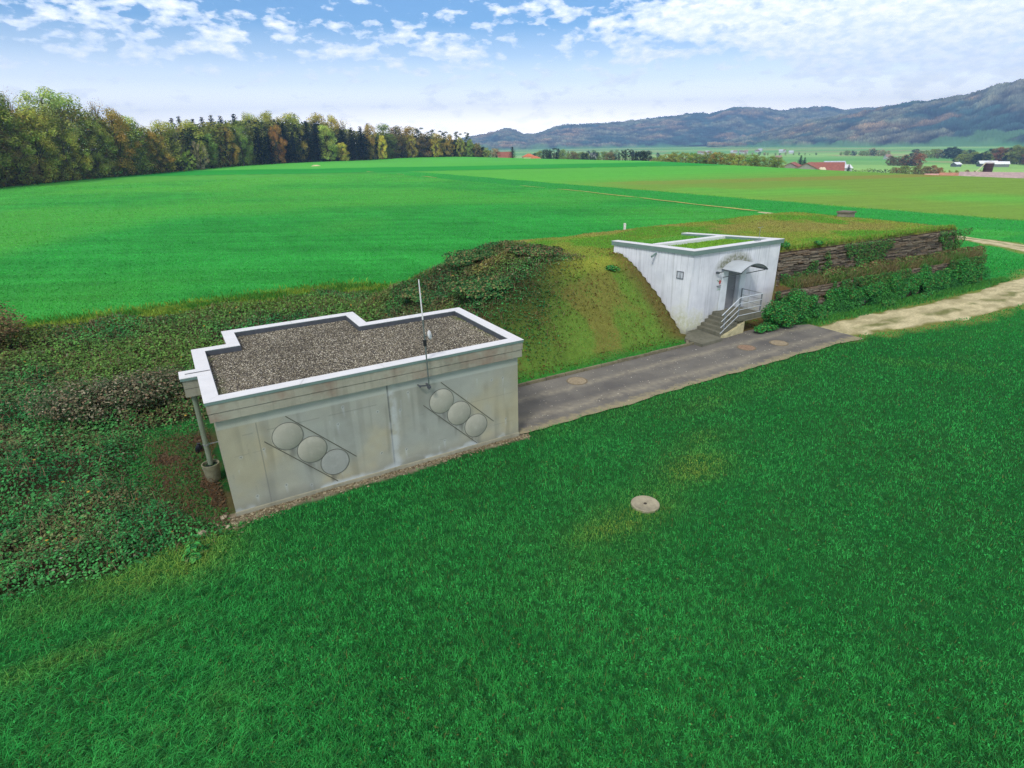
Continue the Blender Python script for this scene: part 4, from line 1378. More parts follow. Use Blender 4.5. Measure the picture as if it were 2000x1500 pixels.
def make_lawn():
    N = 1150000
    x, y = polar_points(N, 5.2, 64, 1.75, -56, 56)
    u, v = toUV(x, y)
    m = mound(u, v)
    ok = clear_of_things(u, v) & (m < .25) & (mask_bramble(u, v) < .45) & ((v < 19.6) | (u > 47) | (u < -.2)) & (v < 42)
    ok &= ~((mask_litter(u, v) > .4) & (RNG.uniform(0, 1, N) < .96))
    ok &= ~((v > 15.25) & (u < 9.8) & (u > -.9) & (v < 16) & (RNG.uniform(0, 1, N) < .9))
    ok &= ~((u > 27) & (u < 49) & (v > 18.4) & (v < 20.6))
    dens = fbm(x, y, .12, 2, 201)
    ok &= RNG.uniform(0, 1, N) < np.clip(.55 + .9 * (dens - .25), .3, 1)
    x, y, u, v, dens = (q[ok] for q in (x, y, u, v, dens))
    n = len(x)
    r = np.hypot(x, y)
    tall = fbm(x, y, 2.2, 3, 203)
    L = RNG.uniform(.065, .15, n) * (.9 + .2 * tall) * (.7 + .7 * dens)
    long_ = sstep(3.0, -2.5, u) * sstep(16.5, 14, v)                  # the lank grass below the brambles
    L = L * (1 + .7 * long_)
    L = np.where(u > 11, L * .8, L)
    ang = 2 * PI * fbm(x, y, 1.2, 2, 204) + RNG.normal(0, 1.9, n)
    ang = np.where(RNG.uniform(0, 1, n) < .65 * long_, math.radians(25) + RNG.normal(0, .35, n), ang)
    lean = np.clip(RNG.normal(.65, .28, n) + .35 * long_, .1, 1.35)
    w = np.maximum(.008, .0006 * r) * RNG.uniform(.7, 1.4, n)
    col = lawn_colour(x, y, n)
    P = [blades(x, y, tz(x, y), L, w, lean, ang, col, mixc(col, S(130, 180, 84), np.full(n, .32)))]  # tips: yellowish of their own, with a lit tone painted in
    # broad clover and dock leaves among the blades
    M = 52000
    x, y = polar_points(M, 5.2, 34, 1.75, -52, 52)
    u, v = toUV(x, y)
    ok = clear_of_things(u, v) & (mound(u, v) < .1) & (mask_bramble(u, v) < .5) & (v < 19.4) & (fbm(x, y, .7, 3, 301) > .40) & ~((u > -.7) & (u < 9.7) & (v > 15.3))
    x, y = x[ok], y[ok]
    c = lawn_colour(x, y, len(x)) * .72
    P.append(leaves(x, y, tz(x, y) + RNG.uniform(.03, .11, len(x)), RNG.uniform(.012, .026, len(x)) + .0006 * np.hypot(x, y), c, .6))
    o = merged('lawn_grass', P, GRASSM)
    tag(o, kind='stuff')


def leaves(x, y, z, s, col, tilt=.8, up=None):
    """one folded leaf per point"""
    N = len(x)
    a = RNG.uniform(0, 2 * PI, N)
    t = np.clip(RNG.normal(0, tilt, N), -1.5, 1.5)
    ta = RNG.uniform(0, 2 * PI, N)
    nx, ny, nz = np.sin(t) * np.cos(ta), np.sin(t) * np.sin(ta), np.cos(t)
    n = np.stack([nx, ny, nz], 1)
    if up is not None:
        n = n + up
        n /= np.linalg.norm(n, axis=1, keepdims=True)
    e = np.stack([np.cos(a), np.sin(a), np.zeros(N)], 1)
    e = e - n * (e * n).sum(1, keepdims=True)
    e /= np.linalg.norm(e, axis=1, keepdims=True)
    f = np.cross(n, e)
    c0 = np.stack([x, y, z], 1)
    s = np.asarray(s)[:, None]
    co = np.stack([c0 - e * s, c0 + f * s * .62 + n * s * .16, c0 + e * s, c0 - f * s * .62 + n * s * .16], 1)
    F = np.array([(0, 2, 1), (0, 3, 2)])[None] + (np.arange(N) * 4)[:, None, None]
    return co.reshape(-1, 3), F.reshape(-1, 3), np.repeat(col, 4, 0)


make_lawn()


def make_mound_grass():
    N = 420000
    x, y = polar_points(N, 18, 66, 1.0, -12, 48)
    u, v = toUV(x, y)
    m = mound(u, v)
    ok = clear_of_things(u, v) & (((m > .02) | ((v > 19.6) & (u > 9.6) & (u < 23) & (v < 30))) & (mask_bramble(u, v) < .5))
    ok &= (v > 19.62) & (u < 50) & ~((u > 27) & (m < 3.0) & (v < 20.6) & (RNG.uniform(0, 1, N) < .7))
    x, y, u, v, m = (q[ok] for q in (x, y, u, v, m))
    n = len(x)
    g1, g2, g3 = fbm(x, y, 7, 4, 1), fbm(x, y, 1.6, 4, 2), fbm(x, y, .5, 3, 104)
    top = sstep(2.6, 3.5, m)
    c = mixc(S(112, 154, 62), S(150, 124, 72), sstep(.48, .66, g2) * .55)
    c = mixc(c, S(84, 166, 68), sstep(.52, .36, g3) * .8)
    c = mixc(c, S(44, 142, 58), sstep(22.2, 19.8, v) * (u < 23) * sstep(.32, .5, g2))
    wl = 22.86 + (v - 21.02) * -.245 - u
    c = mixc(c, S(128, 92, 60), .75 * sstep(1.7, .2, wl + (g2 - .5) * 1.8) * (wl > -.2) * (v > 20.6) * (RNG.uniform(0, 1, n) < .75))
    ct = mixc(S(140, 166, 70), S(162, 152, 92), sstep(.46, .70, g1) * .75)
    ct = mixc(ct, S(116, 172, 60), sstep(.5, .64, fbm(x, y, 3.2, 3, 77)))
    ct = mixc(ct, S(104, 178, 56), sstep(23.5, 20.8, v) * .7)
    ct = mixc(ct, S(112, 156, 56), np.exp(-((u - 24) / 5) ** 2 - ((v - 25.5) / 2.2) ** 2) * .7)
    c = mixc(c, ct, top)
    c = c * RNG.uniform(.6, 1.3, (n, 1))
    d = RNG.uniform(0, 1, n) < .1
    c[d] = S(150, 120, 80) * RNG.uniform(.6, 1.1, (d.sum(), 1))
    L = RNG.uniform(.03, .085, n) * (.6 + .9 * g3)
    L = np.where((u > 29.4) & (v < 21.0), L * 2.2, L)
    P = [blades(x, y, tz(x, y), L, np.maximum(.012, .00075 * np.hypot(x, y)) * RNG.uniform(.7, 1.4, n), np.clip(RNG.normal(.75, .3, n), .1, 1.4), RNG.uniform(0, 2 * PI, n), c)]
    # reddish dead ferns and dark tufts on the bank
    K = 3000
    tu, tv = RNG.uniform(11, 23, K), RNG.uniform(20, 27, K)
    ok = (fbm(tu, tv, 1.5, 3, 105) > .5) & (mask_bramble(tu, tv) < .6) & clear_of_things(tu, tv)
    tu, tv = tu[ok], tv[ok]
    x, y, _ = W(tu, tv)
    n = len(x)
    c = mixc(S(120, 78, 46), S(70, 92, 40), RNG.uniform(0, 1, n)) * RNG.uniform(.6, 1.2, (n, 1))
    P.append(leaves(x, y, tz(x, y) + RNG.uniform(.02, .14, n), RNG.uniform(.03, .07, n), c, .7))
    tag(merged('mound_grass', P, GRASSM), kind='stuff')
    # turf on the white building's roof
    N = 9000
    u, v = RNG.uniform(22, 29, N), RNG.uniform(21.4, 25.8, N)
    ul, ur = 22.86 + (v - 21.02) * -.245 + .42, 29.62 - (v - 21.02) * .48 - .55
    ok = (u > ul) & (u < ur) & ~((v > 23.42) & (v < 23.95))
    u, v = u[ok], v[ok]
    x, y, _ = W(u, v)
    n = len(x)
    c = mixc(S(116, 188, 56), S(150, 180, 66), fbm(u, v, .8, 3, 7)) * RNG.uniform(.65, 1.25, (n, 1))
    c = mixc(c, S(40, 150, 44), sstep(23.9, 24.4, v) * .6)
    tag(merged('roof_turf', [blades(x, y, np.full(n, 4.2), RNG.uniform(.05, .11, n), RNG.uniform(.025, .04, n), RNG.uniform(.2, 1, n), RNG.uniform(0, 2 * PI, n), c)], GRASSM), kind='stuff')
make_mound_grass()


def make_crop_blades():
    """the young crop on the near part of the field and the rank strip along its edge"""
    N = 260000
    x, y = polar_points(N, 40, 230, 2.3, -50, 46)
    u, v = toUV(x, y)
    ok = (mound(u, v) < .05) & (((v > 43 - 5.6 * sstep(10, 17, u) + (fbm(u, v, 1.6, 3, 2) - .5)) & (u < 73)) | ((u > 50) & (u < 90) & (v > 19.5)))
    ok &= track_d(u, v) > .2
    x, y, u, v = (q[ok] for q in (x, y, u, v))
    n = len(x)
    c = ground_colour(x, y) * RNG.uniform(.85, 1.4, (n, 1)) * 1.42
    r = np.hypot(x, y)
    P = [blades(x, y, tz(x, y), RNG.uniform(.05, .12, n), .0012 * r * RNG.uniform(.8, 1.4, n), RNG.uniform(.3, 1.1, n), RNG.uniform(0, 2 * PI, n), c)]
    K = 46000
    u = RNG.uniform(-32, 17, K)
    v = 41.7 - 4.9 * sstep(10, 17, u) + RNG.normal(0, 1.25, K)
    x, y, _ = W(u, v)
    n = K
    c = mixc(S(76, 136, 48), S(136, 166, 62), sstep(.4, .65, fbm(u, v, 1.5, 3, 8)))
    c = mixc(c, S(190, 180, 60), (RNG.uniform(0, 1, n) < .06) * .8) * RNG.uniform(.6, 1.3, (n, 1))
    P.append(blades(x, y, tz(x, y), RNG.uniform(.15, .38, n), np.full(n, .045), RNG.uniform(.2, .9, n), RNG.uniform(0, 2 * PI, n), c))
    tag(merged('crop_grass', P, GRASSM), kind='stuff')
make_crop_blades()


# ------------------------------------------------------------------ brambles
def bramble_h(u, v):
    a = fbm(u, v, 2.6, 3, 51)
    b = vnoise(u, v, .8, 52)
    c = vnoise(u, v, .36, 54)
    return mask_bramble(u, v) * (1 - .45 * sstep(8.5, 11, u)) * (.08 + 1.3 * np.clip(a - .3, 0, 1) + .34 * b * b + .26 * c * c)


def make_brambles():
    N = 640000
    x, y = polar_points(N, 11, 58, 1.25, -58, 14)
    u, v = toUV(x, y)
    mk = mask_bramble(u, v)
    ok = (mk > .12) & (RNG.uniform(0, 1, N) < mk) & (u > -45)
    ok &= ~((u > -.3) & (u < 9.7) & (v > 15.5) & (v < 22.6))
    g = fbm(u, v, 3.4, 3, 53)
    ok &= RNG.uniform(0, 1, N) < np.clip(.45 + 1.3 * (g - .3), .25, 1)
    x, y, u, v = (q[ok] for q in (x, y, u, v))
    n = len(x)
    h = bramble_h(u, v)
    e = .16
    hx, hy = bramble_h(u + e, v) - h, bramble_h(u, v + e) - h
    dep = RNG.uniform(0, 1, n) ** 2.2
    z = tz(x, y) + h * (1 - .75 * dep) + RNG.normal(0, .03, n)
    up = np.stack([-(hx * CU - hy * SU) / e * .8, -(hx * SU + hy * CU) / e * .8, np.full(n, .5)], 1)
    g1, g2, g3 = fbm(x, y, 4.5, 3, 111), fbm(x, y, 1.4, 3, 112), fbm(x, y, 9, 2, 113)
    c = mixc(S(38, 112, 58), S(74, 148, 74), np.clip((g2 - .3) * 2, 0, 1))
    c = mixc(c, S(88, 130, 58), sstep(.54, .74, g1) * .55)
    brown = sstep(.52, .68, fbm(x, y, 3.1, 3, 114))
    c = mixc(c, mixc(S(132, 104, 72), S(110, 96, 74), RNG.uniform(0, 1, n)), brown * .65 * (RNG.uniform(0, 1, n) < .55))
    lite = sstep(.55, .7, g3) * sstep(24, 28, v)
    c = mixc(c, S(104, 142, 60), lite * .75)
    lf = sstep(-6, -9, u) * sstep(30, 35, v)                       # the rusty corner
    c = mixc(c, S(112, 70, 48), lf * .7 * (RNG.uniform(0, 1, n) < .8))
    c = mixc(c, mixc(S(52, 92, 50), S(128, 104, 62), (g1 > .52) * .8), .6 * sstep(9, 12, u) * (RNG.uniform(0, 1, n) < .7))
    c = mixc(c, S(164, 142, 80), .7 * np.exp(-((u - 15.2) / 1.7) ** 2 - ((v - 28.6) / 1.2) ** 2) * (RNG.uniform(0, 1, n) < .8))
    c = c * RNG.uniform(.45, 1.6, (n, 1))
    pal = RNG.uniform(0, 1, n) < .012
    c[pal] = S(150, 156, 126)
    yel = RNG.uniform(0, 1, n) < .003
    c[yel] = S(186, 150, 60)
    s = (.020 + .0013 * np.hypot(x, y)) * RNG.uniform(.6, 1.4, n)
    P = [leaves(x, y, z, s, c, .75, up)]
    # canes and dead stalks
    M = 36000
    k = RNG.integers(0, n, M)
    x2, y2 = x[k] + RNG.normal(0, .1, M), y[k] + RNG.normal(0, .1, M)
    cs = mixc(S(112, 86, 60), S(150, 132, 98), RNG.uniform(0, 1, M)) * RNG.uniform(.5, 1.1, (M, 1))
    P.append(blades(x2, y2, z[k] - .1, RNG.uniform(.12, .42, M), .0009 * np.hypot(x2, y2), RNG.uniform(.2, 1.3, M), RNG.uniform(0, 2 * PI, M), cs))
    tag(merged('bramble_undergrowth', P, LEAFM), kind='stuff')
    # litter of dead leaves, twigs and a few green weeds beside the wall
    K = 30000
    u, v = RNG.normal(-1.3, 1.0, K), RNG.uniform(15.0, 23, K)
    ok = (u < -.05) & (RNG.uniform(0, 1, K) < np.maximum(mask_litter(u, v), .5)) & (u > -3.6)
    u, v = u[ok], v[ok]
    x, y, _ = W(u, v)
    n = len(x)
    c = mixc(S(108, 90, 62), S(92, 84, 66), RNG.uniform(0, 1, n))
    c = mixc(c, S(58, 126, 56), (fbm(u, v, .9, 2, 5) + .3 * (1 - mask_litter(u, v)) > .5) * 1.0 * (RNG.uniform(0, 1, n) < .75))
    c = c * RNG.uniform(.5, 1.3, (n, 1))
    P = [leaves(x, y, tz(x, y) + RNG.uniform(0, .07, n), RNG.uniform(.025, .06, n), c, .5)]
    K = 1500
    u, v = RNG.uniform(-1.9, -.05, K), RNG.uniform(15.6, 22, K)
    x, y, _ = W(u, v)
    P.append(blades(x, y, tz(x, y) + RNG.uniform(0, .08, K), RNG.uniform(.2, .7, K), np.full(K, .012), RNG.uniform(1.2, 1.55, K), RNG.uniform(0, 2 * PI, K), mixc(S(120, 88, 60), S(86, 60, 42), RNG.uniform(0, 1, K))))
    tag(merged('leaf_litter', P, LEAFM), kind='stuff')
make_brambles()


# ------------------------------------------------------------------ single shrubs
def shrub(name, label, group, u, v, z, ru, rv, h, cols, n, leaf, stems=14, seed=0, lumps=7):
    global RNG
    keep, RNG = RNG, np.random.default_rng(900 + seed)
    x0, y0, _ = W(u, v)
    z = tz(x0, y0) if z is None else z
    r = empty(name, (x0, y0, float(z)), YAW)
    tag(r, label, 'shrub', group)
    th = RNG.uniform(0, 2 * PI, lumps)
    q = np.sqrt(RNG.uniform(.05, 1, lumps)) * .62
    cx, cy, cz = ru * q * np.cos(th), rv * q * np.sin(th), h * RNG.uniform(.28, .74, lumps)
    lr = RNG.uniform(.34, .56, lumps)
    k = RNG.integers(0, lumps, n)
    d = RNG.normal(0, 1, (n, 3))
    d /= np.linalg.norm(d, axis=1, keepdims=True)
    rad = RNG.uniform(.55, 1.08, n) ** .7
    x = cx[k] + d[:, 0] * lr[k] * ru * rad
    y = cy[k] + d[:, 1] * lr[k] * rv * rad
    zz = np.maximum(cz[k] + d[:, 2] * lr[k] * h * .62 * rad, .02)
    cols = np.array(cols)
    c = cols[RNG.integers(0, len(cols), n)] * RNG.uniform(.6, 1.4, (n, 1))
    merged('foliage', [leaves(x, y, zz, leaf * RNG.uniform(.5, 1.5, n), c, .8, d * .7)], LEAFM, r)
    b = MB()
    for i in range(stems):
        j = RNG.integers(0, lumps)
        b.tube([(0, 0, -.1), (cx[j] * .7, cy[j] * .7, cz[j] * .6), (cx[j] + RNG.normal(0, .1) * ru, cy[j] + RNG.normal(0, .1) * rv, cz[j] + RNG.uniform(.1, .6) * h * lr[j])], [.016, .011, .005], 5)
    b.build('stem', plain('stem_brown', S(88, 70, 52), .9, .3, 8), r)
    RNG = keep


GR = [S(46, 134, 64), S(66, 160, 74), S(32, 100, 50), S(86, 160, 72), S(96, 112, 58)]
DK = [S(50, 104, 52), S(70, 122, 62), S(36, 78, 42), S(100, 122, 66)]
GY = [S(112, 112, 84), S(74, 104, 62), S(150, 142, 118), S(54, 82, 48), S(128, 108, 84), S(96, 96, 70)]
BR = [S(142, 114, 82), S(116, 94, 68), S(136, 122, 80), S(96, 110, 58)]


def shrubs():
    shrub('dry_shrub', 'large greyish seedy shrub with brown heads among the brambles beside the grey building', None, -2.9, 25.4, None, 3.3, 1.5, 1.75, GY, 15000, .05, 60, 1, 14)
    shrub('dry_shrub', 'tall rusty brown thorn bush with bare twigs at the edge of the crop', None, -9.4, 38.0, None, 2.7, 3.4, 2.9, BR, 9000, .055, 200, 2, 14)
    shrub('bramble_shrub', 'dark green bramble bush crowning the far shoulder of the mound', 'bramble bushes on the mound', 15.6, 31.0, None, 2.2, 1.6, .8, DK + BR[2:3], 9000, .06, 30, 3, 10)
    shrub('bramble_shrub', 'broad bramble bush on the bank directly behind the grey roof corner', 'bramble bushes on the mound', 13.6, 25.6, None, 2.3, 2.1, .55, DK + BR[2:3], 11000, .06, 30, 4, 12)
    shrub('bramble_shrub', 'bramble bush with reddish edges on the bank towards the white building', 'bramble bushes on the mound', 17.4, 27.6, None, 1.8, 1.5, .55, DK + BR[:2], 8000, .06, 30, 5, 9)
    shrub('bramble_shrub', 'dark bramble bush low on the mound next to the crop', 'bramble bushes on the mound', 12.0, 31.0, None, 1.8, 1.8, .6, DK + BR[2:3], 8000, .065, 30, 6, 9)
    shrub('weed_plant', 'low bright green broad leaved weed in the grass before the building corner', None, -.9, 14.5, None, .42, .4, .22, GR, 260, .075, 6, 7, 4)
    row = [
        (27.9, 19.2, -.02, .95, .8, 1.55, 'bushy green shrub pressed against the landing of the steps'),
        (29.0, 19.35, -.02, .9, .8, 1.95, 'tall green shrub at the corner of the white wall behind the railing'),
        (26.6, 18.95, -.02, .75, .42, .5, 'small low green shrub at the limewashed foot of the steps'),
        (30.2, 19.2, .6, .8, .6, 1.2, 'green shrub hanging over bare logs just past the white wall'),
        (31.0, 18.75, -.02, .8, .5, .6, 'low shrub on the ground at the end of the asphalt'),
        (32.8, 19.25, .7, 1.0, .6, 1.1, 'green creeper clump over the lower log wall beside the bare grey logs'),
        (34.6, 19.0, .2, 1.1, .65, 1.5, 'wide green clump trailing down the lower log wall near its middle'),
        (36.3, 18.9, .5, 1.0, .6, 1.35, 'green clump on the lower log wall with brown stems below it'),
        (38.0, 18.85, .1, 1.05, .65, 1.8, 'tall green clump covering the lower log wall opposite the track'),
        (39.9, 18.75, .1, 1.1, .65, 1.95, 'dense green clump in the middle of the overgrown stretch'),
        (41.7, 18.7, .2, 1.05, .65, 1.9, 'dense dark green clump past the middle of the overgrown stretch'),
        (43.5, 18.6, .1, 1.1, .65, 2.0, 'tall dense clump hiding the logs near the far corner'),
        (45.4, 18.5, .1, 1.1, .7, 2.05, 'tallest green clump next to the far corner of the log wall'),
        (47.2, 18.5, .1, 1.0, .8, 1.85, 'green clump on the very end of the lower log wall'),
        (37.0, 18.3, -.02, .9, .45, .5, 'low green plant in the grass under the log wall, nearer one'),
        (41.0, 18.2, -.02, .9, .45, .55, 'low green plant in the grass under the log wall, farther one'),
        (49.2, 20.2, .3, .9, 1.6, 1.7, 'green shrub growing round the rear end of the log wall'),
    ]
    for k, (u, v, z, ru, rv, h, lab) in enumerate(row):
        ru *= 1.15 if k < 3 else (.75, .95, .85, 1.0)[k % 4]
        rv *= 1.0 if k < 3 else .62
        h *= 1.0 if k < 3 else (1.0, .8, .92, .7)[k % 4]
        shrub('green_shrub', lab, 'green shrubs along the log walls', u, v, z, ru, rv, h, GR, int(5200 * ru * h), .043, 10, 20 + k, 11)
    br = [(33.2, 'brown dry shrub on the ledge nearest the white wall'), (37.5, 'brown dry shrub midway along the ledge between the log walls'), (41.5, 'reddish dry shrub on the ledge past its middle'), (45.6, 'dry brown shrub at the far end of the ledge'), (48.3, 'dry olive shrub trailing over the far corner of the upper wall')]
    for k, (u, lab) in enumerate(br):
        shrub('dry_shrub', lab, 'dry shrubs on the ledge of the log wall', u, 20.35 - (u - 29.4) * .05, 1.72, 2.2, .45, .7, BR + GR[3:], 2800, .05, 24, 60 + k, 8)
    for k, (u, v, s, lab) in enumerate([(30.4, 21.3, .45, 'small green tuft on the turf edge beside the white building'), (33.0, 20.9, .35, 'small round green tuft on the mound edge over the upper log wall'), (20.3, 24.2, .45, 'little dark green bush alone on the grassy bank')]):
        shrub('small_shrub', lab, None, u, v, None, s, s, s * .8, GR, 700, .045, 5, 80 + k, 5)
shrubs()


def wall_plants():
    """creeping plants, tufts and dead stalks that hang on the two log walls: nobody could count them"""
    K = 80000
    u = RNG.uniform(27.5, 49, K)
    low = RNG.uniform(0, 1, K) < .74
    h = RNG.uniform(0, 1, K)
    n1 = fbm(u, h * 1.6, 1.5, 4, 401)
    keep = np.where(low, n1 > .465 + .10 * np.exp(-((u - 31.6) / 1.1) ** 2) + .08 * np.exp(-((u - 40.5) / .8) ** 2), n1 > .58 - .12 * (h < .25))
    keep &= low | (u > 29.8)
    u, h, low, n1 = u[keep], h[keep], low[keep], n1[keep]
    n = len(u)
    v = np.where(low, 19.55 - (u - 28) * .048 - .05 - .5 * RNG.uniform(0, 1, n) * (1.1 - h), 20.95 - (u - 29.4) * .06 - .04 - .15 * RNG.uniform(0, 1, n))
    z = np.where(low, h * 1.9, 1.7 + h * 1.9)
    x, y, _ = W(u, v)
    c = mixc(S(40, 112, 54), S(72, 146, 66), np.clip((n1 - .4) * 4, 0, 1))
    c = mixc(c, S(112, 90, 56), np.where(low, (h > .7) * .7, .6) * (RNG.uniform(0, 1, n) < .5))
    c = mixc(c, S(34, 84, 46), (RNG.uniform(0, 1, n) < .3) * .8) * RNG.uniform(.5, 1.5, (n, 1))
    up = np.tile(np.array([SU * .8, -CU * .8, .2]), (n, 1))
    P = [leaves(x, y, z, RNG.uniform(.025, .065, n), c, .7, up)]
    # dry stalks on the ledge and along the turf lip
    K = 16000
    u = RNG.uniform(29.8, 48.6, K)
    lip = RNG.uniform(0, 1, K) < .35
    v = np.where(lip, 20.97 - (u - 29.4) * .06 + RNG.uniform(-.1, .5, K), 20.9 - (u - 29.4) * .06 - RNG.uniform(.1, 1.2, K))
    x, y, _ = W(u, v)
    z = np.where(lip, np.minimum(tz(x, y), 3.7), 1.7)
    c = mixc(S(124, 114, 76), S(88, 126, 58), (fbm(u, v, 1.1, 3, 5) + RNG.normal(0, .12, K) > .52) * 1.0)
    c = np.where(lip[:, None], mixc(S(104, 160, 56), S(150, 150, 70), RNG.uniform(0, 1, K)), c) * RNG.uniform(.6, 1.3, (K, 1))
    P.append(blades(x, y, z, np.where(lip, RNG.uniform(.1, .3, K), RNG.uniform(.2, .75, K)), RNG.uniform(.02, .04, K), RNG.uniform(.1, 1.1, K), RNG.uniform(0, 2 * PI, K), c))
    # rank grass at the foot
    K = 16000
    u = RNG.uniform(28, 51, K)
    v = 19.3 - (u - 28) * .05 - np.abs(RNG.normal(0, .45, K))
    ok = clear_of_things(u, v) & (u > 29.9)
    u, v = u[ok], v[ok]
    x, y, _ = W(u, v)
    n = len(u)
    c = mixc(S(48, 134, 62), S(96, 156, 60), RNG.uniform(0, 1, n)) * RNG.uniform(.6, 1.3, (n, 1))
    P.append(blades(x, y, tz(x, y), RNG.uniform(.1, .32, n), RNG.uniform(.02, .035, n), RNG.uniform(.2, 1.1, n), RNG.uniform(0, 2 * PI, n), c))
    tag(merged('wall_vegetation', P, LEAFM), kind='stuff')
wall_plants()
# ------------------------------------------------------------------ trees
def tinted(name, transl=.15):
    """leaf colour: the tree's own object colour times a per-leaf variation"""
    t = NT(name)
    a = t.n('ShaderNodeVertexColor', layer_name='Col')
    ob = t.n('ShaderNodeObjectInfo')
    col = t.mix(ob.outputs['Color'], a.outputs['Color'], 1.0, 'MULTIPLY')
    t.done(col, .8, .1)
    tr = t.n('ShaderNodeBsdfTranslucent')
    t.set(tr.inputs['Color'], col)
    mx = t.n('ShaderNodeMixShader')
    mx.inputs[0].default_value = transl
    t.t.links.new(t.b.outputs[0], mx.inputs[1])
    t.t.links.new(tr.outputs[0], mx.inputs[2])
    t.t.links.new(mx.outputs[0], t.t.nodes['Material Output'].inputs['Surface'])
    return t.m


CROWNM = tinted('tree_leaf')
BARK = plain('bark', S(92, 80, 66), .95, .3, 1.5, .4)
PALEBARK = plain('pale_bark', S(150, 142, 128), .95, .2, 1.5, .3)


def crown_pack(cx, cy, cz, rx, rz, n, size, shell=.6):
    """leaves on and in one flattened cluster"""
    d = RNG.normal(0, 1, (n, 3))
    d /= np.linalg.norm(d, axis=1, keepdims=True)
    rad = RNG.uniform(shell ** 3, 1.1, n) ** (1 / 3)
    x, y, z = cx + d[:, 0] * rx * rad, cy + d[:, 1] * rx * rad, cz + d[:, 2] * rz * rad
    v = RNG.uniform(.68, 1.25) * RNG.uniform(.75, 1.25, n)
    hue = RNG.normal(0, .07, 3) * np.array([1, .5, .3])
    c = np.clip(v[:, None] * (1 + hue + RNG.normal(0, .06, (n, 3))), .12, 2.2)
    return leaves(x, y, z, size * RNG.uniform(.6, 1.4, n), c, .5, d * 1.1 + np.array([0, 0, .3]))


def decid_mesh(seed, dens=1.0, wide=.42, low=.10, bare=False):
    """unit-height broadleaf: trunk with limbs, crown of many leaf clusters"""
    global RNG
    keep, RNG = RNG, np.random.default_rng(seed)
    b = MB()
    lean = RNG.normal(0, .03, 2)
    b.tube([(0, 0, -.05), (lean[0] * .3, lean[1] * .3, .25), (lean[0], lean[1], .55), (lean[0] * 1.4, lean[1] * 1.4, .86)], [.022, .017, .011, .004], 7)
    P = []
    m = 46
    for k in range(m):
        t = (k + .5) / m
        z = low + (1 - low) * (.04 + .93 * t)
        env = wide * (math.sin(PI * min(1, (.12 + .80 * t))) ** .62) * (1.0 if t < .6 else 1 - .35 * (t - .6))
        a = k * 2.4 + RNG.normal(0, .5)
        q = env * (RNG.uniform(.15, 1) ** .5) * .86
        x, y = q * math.cos(a) + lean[0] * z, q * math.sin(a) + lean[1] * z
        if k % 2 == 0:
            zb = max(.12, z - .12 - q * .5)
            b.tube([(lean[0] * zb, lean[1] * zb, zb), (x * .55, y * .55, (zb + z) / 2 + .02), (x * .95, y * .95, z)], [.009, .006, .002], 5)
        s = RNG.uniform(.075, .13)
        if RNG.uniform() < .1: continue
        P.append(crown_pack(x, y, min(z, .965), s, s * .72, int(130 * dens * (s / .1) ** 2), .0125 if not bare else .008, .35))
    if bare:
        for k in range(110):
            z = RNG.uniform(.4, 1.0)
            a, q = RNG.uniform(0, 2 * PI), wide * math.sin(PI * min(1, .15 + .8 * z)) * RNG.uniform(.3, 1)
            x, y = q * math.cos(a), q * math.sin(a)
            b.tube([(x * .5, y * .5, z - .12), (x, y, z)], [.003, .001], 4)
    RNG = keep
    return P, b


def conifer_mesh(seed, wide=.17):
    global RNG
    keep, RNG = RNG, np.random.default_rng(seed)
    b = MB().tube([(0, 0, -.05), (0, 0, .5), (0, 0, .97)], [.014, .009, .002], 6)
    P = []
    for k in range(34):
        z = .06 + .92 * k / 34
        R = wide * min(1, (1.0 - z) * 1.9) ** .8 * RNG.uniform(.8, 1.15) + .004
        nb = 8 if z < .7 else 6
        for j in range(nb):
            a = 2 * PI * (j + .5 * (k % 2)) / nb + RNG.normal(0, .2)
            L = R * RNG.uniform(.7, 1.15)
            n = max(5, int(16 * L / wide) + 5)
            t = RNG.uniform(.05, 1, n)
            x = L * t * np.cos(a) + RNG.normal(0, .012, n)
            y = L * t * np.sin(a) + RNG.normal(0, .012, n)
            zz = z - .28 * L * t + RNG.normal(0, .008, n) + .02
            c = np.clip(RNG.uniform(.55, 1.35) * RNG.uniform(.7, 1.3, (n, 1)) * np.ones(3), .2, 2)
            P.append(leaves(x, y, zz, np.full(n, .0135), c, .5))
    RNG = keep
    return P, b


def pine_mesh(seed):
    global RNG
    keep, RNG = RNG, np.random.default_rng(seed)
    b = MB().tube([(0, 0, -.05), (.01, 0, .5), (-.01, .01, .95)], [.014, .010, .003], 6)
    P = []
    for k in range(12):
        z = .55 + .42 * k / 12
        a, q = k * 2.4, RNG.uniform(.03, .13) * (1.2 - abs(z - .75))
        x, y = q * math.cos(a), q * math.sin(a)
        b.tube([(0, 0, z - .05), (x, y, z)], [.005, .002], 4)
        P.append(crown_pack(x, y, z, RNG.uniform(.05, .08), .035, 110, .012, .3))
    RNG = keep
    return P, b


PROTO = {}


